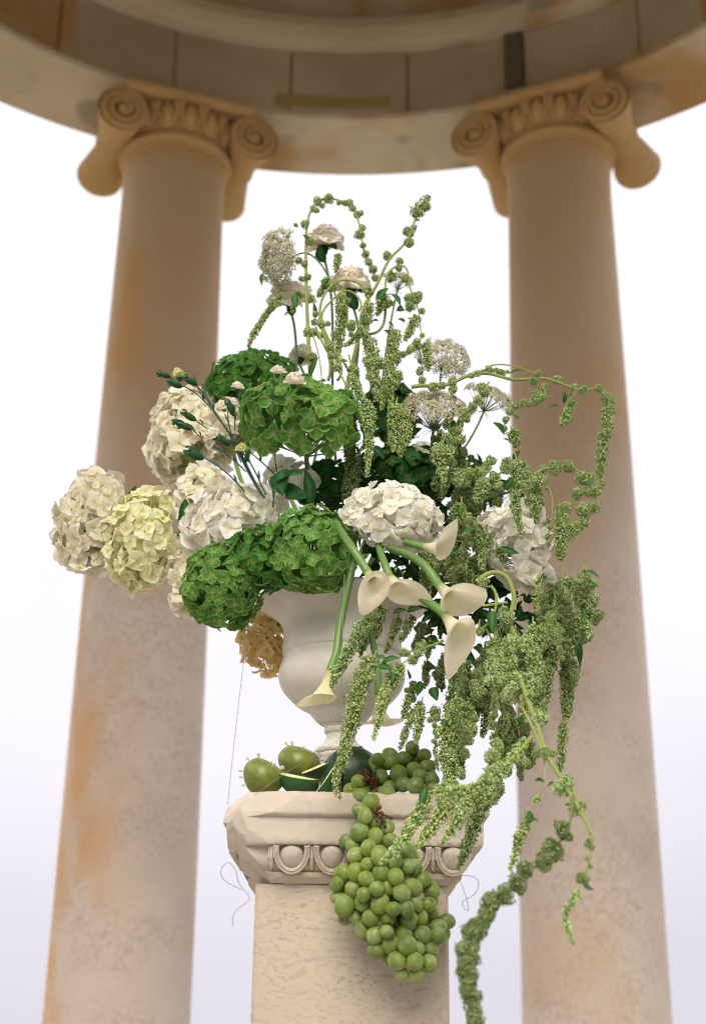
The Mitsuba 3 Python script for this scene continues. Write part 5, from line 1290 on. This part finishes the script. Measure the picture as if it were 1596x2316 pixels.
strand('pale amaranth tassel leftmost of those lying over the pedestal front', 'g', (1.46, 1.44), [([(1280, 340), (1200, 350)], 6, 5)], [([(1200, 370), (1130, 500), (1060, 610), (990, 700), (930, 742)], 40, 22)], [(1160, 430, 34)], [((1180, 330), (1150, 420), 24), ((1140, 470), (1130, 520), 16)], 1.25)
strand('pale amaranth tassel second from left over the pedestal front', 'g', (1.45, 1.45), [([(1340, 330), (1310, 390)], 6, 5)], [([(1320, 360), (1270, 470), (1200, 570), (1115, 672)], 46, 22)], [(1290, 420, 40)], (), 1.2)
strand('pale amaranth tassel third from left over the pedestal front', 'g', (1.44, 1.44), [([(1450, 340), (1410, 410)], 6, 5)], [([(1420, 390), (1370, 490), (1320, 570), (1268, 645)], 36, 20)], (), (), 1.25)
strand('darker amaranth tassel rightmost over the pedestal front', 'g', (1.53, 1.53), [([(1540, 330), (1495, 400)], 6, 5)], [([(1500, 380), (1450, 530), (1410, 660), (1362, 785)], 50, 18)], [(1490, 420, 46), (1560, 350, 46), (1470, 480, 40)], (), .85)
strand('fluffy amaranth clump at the corner of the pedestal top', 'g', (1.50, 1.46), [([(1600, 180), (1500, 320), (1400, 380)], 7, 6)], [([(1590, 200), (1560, 290), (1530, 370), (1490, 410)], 50, 40), ([(1240, 340), (1320, 350), (1400, 330)], 34, 28)], [(1320, 320, 46), (1290, 350, 40), (1440, 350, 44), (1560, 320, 46), (1540, 380, 40), (1360, 370, 36)], (), 1.05)

rgs = np.random.default_rng(444)
for x, y, n_, R_, yq, lb in ((1010, 1000, 26, 46, 1.84, 'dark leafy sprig behind the lace flowers, right of the dark hydrangeas'), (1062, 1085, 26, 52, 1.84, 'dark leafy sprig under the bright gap at right'), (1000, 1130, 28, 52, 1.80, 'dark leafy sprig just right of the central white hydrangea top'),
                             (1030, 1215, 30, 56, 1.76, 'dark leafy sprig behind the calla with the upright tip'), (960, 1290, 30, 50, 1.72, 'dark leafy sprig in the hollow between the callas'), (1050, 1310, 30, 52, 1.75, 'dark leafy sprig behind the calla that opens to the lower right'),
                             (1120, 1330, 28, 50, 1.74, 'dark leafy sprig under the right white hydrangea'), (1130, 1420, 28, 50, 1.74, 'dark leafy sprig behind the hooked bare stem'), (1190, 1400, 26, 50, 1.72, 'dark leafy sprig at the right edge of the cascade'), (1000, 1400, 20, 44, 1.74, 'dark leafy sprig behind the largest calla'),
                             (1130, 1130, 26, 46, 1.82, 'dark leafy sprig over the top of the right white hydrangea'), (1090, 1520, 22, 50, 1.72, 'dark leafy sprig low in the middle of the cascade'), (870, 1270, 24, 44, 1.70, 'dark leafy sprig below the central white hydrangea, right of the green head'), (905, 1000, 22, 44, 1.90, 'dark leafy sprig at the back between the dark hydrangeas')):
    k = thing('leafy_sprig', lb, 'leafy sprig')
    c, s_ = pt('p', x, y, yq), sc(x, y, yq)
    foot = c + unit(UC - c) * min(0.1, np.linalg.norm(UC - c) * .8)
    st = MB().tube(spline([foot, c * .6 + foot * .4 + [0, 0, .01], c + unit(c - foot) * R_ * s_], 14), [.0016] * 13 + [.0006], 6, (0.05, 0.10, 0.04))
    part(k, 'stem', st.ply('matte'))
    for i in range(n_):
        q = c + rgs.normal(size=3) * [R_ * s_ * .55, R_ * s_ * .3, R_ * s_ * .55]
        d = unit(rgs.normal(size=3) + [0, -.3, -.3])
        g = rgs.uniform(.6, 1.4)
        part(k, 'leaf', leaf(MB(), q, q + d * rgs.uniform(.016, .030), rgs.uniform(.0045, .008), unit(rgs.normal(size=3) + [0, -1, .5]), c=(0.03 * g, 0.085 * g, 0.026 * g), n=6).ply('leafy'))

# loose leaves and cut stems that fill the mouth of the urn
for i, (a, b, w, yq, lb) in enumerate((((700, 1145), (690, 1062), 16, 1.70, 'dark pointed leaf rising at the centre beside the shaded hydrangea'), ((830, 1010), (870, 1040), 14, 1.72, 'dark leaf under the right rim of the large open green hydrangea'),
                                       ((1115, 955), (1140, 985), 9, 1.70, 'small dark leaf against the bright gap at right'), ((1300, 1440), (1310, 1510), 8, 1.62, 'narrow dark leaf hanging at the far right edge of the cascade'))):
    k = thing('loose_leaf', lb, 'leaf')
    part(k, 'blade', leaf(MB(), pt('p', *a, yq), pt('p', *b, yq - .012), w * sc(*a, yq), (0.3, -1, .4)).ply('leafy'))

# ------------------------------------------------------------------ fishing lines
def line(label, pts, r=0.00034):
    k = thing('fishing_line', label, 'fishing line')
    put(k, MB().tube(spline([pt(z, x, y, q) for z, x, y, q in pts], 60), r, 4, (0.26, 0.25, 0.24)).ply('matte'))


line('thin taut fishing line slanting at the left of the urn down to the pedestal corner', [('p', 566, 1380, 1.70), ('p', 540, 1590, 1.69), ('p', 515, 1820, 1.68)])
line('taut white fishing line falling straight down in front of the urn', [('p', 779, 1300, 1.58), ('p', 772, 1560, 1.578), ('p', 770, 1812, 1.575)], 0.00045)
line('fishing line from the urn foot down across the cactus fruits', [('p', 740, 1695, 1.72), ('p', 660, 1740, 1.68), ('p', 575, 1800, 1.62)])
line('fishing line from the urn foot down to the grapes', [('p', 812, 1690, 1.73), ('p', 826, 1712, 1.71), ('p', 846, 1745, 1.69)])
line('loose loop of fishing line at the lower left corner of the pedestal cap', [('g', 160, 895, 1.63), ('g', 90, 860, 1.62), ('g', 52, 770, 1.60), ('g', 75, 745, 1.60), ('g', 130, 800, 1.61), ('g', 145, 860, 1.62), ('g', 200, 930, 1.62), ('g', 140, 1000, 1.6), ('g', 112, 1095, 1.6)])
line('loose loop of fishing line at the lower right corner of the pedestal cap', [('g', 1330, 850, 1.63), ('g', 1400, 815, 1.61), ('g', 1475, 850, 1.6), ('g', 1440, 930, 1.6), ('g', 1385, 970, 1.6), ('g', 1410, 1010, 1.6), ('g', 1405, 930, 1.61), ('g', 1370, 850, 1.62)])

TONE_TABLE = [mi.Float(np.array([r[j] for r in TONES], dtype=np.float32)) for j in range(6)]
dr.eval(TONE_TABLE)
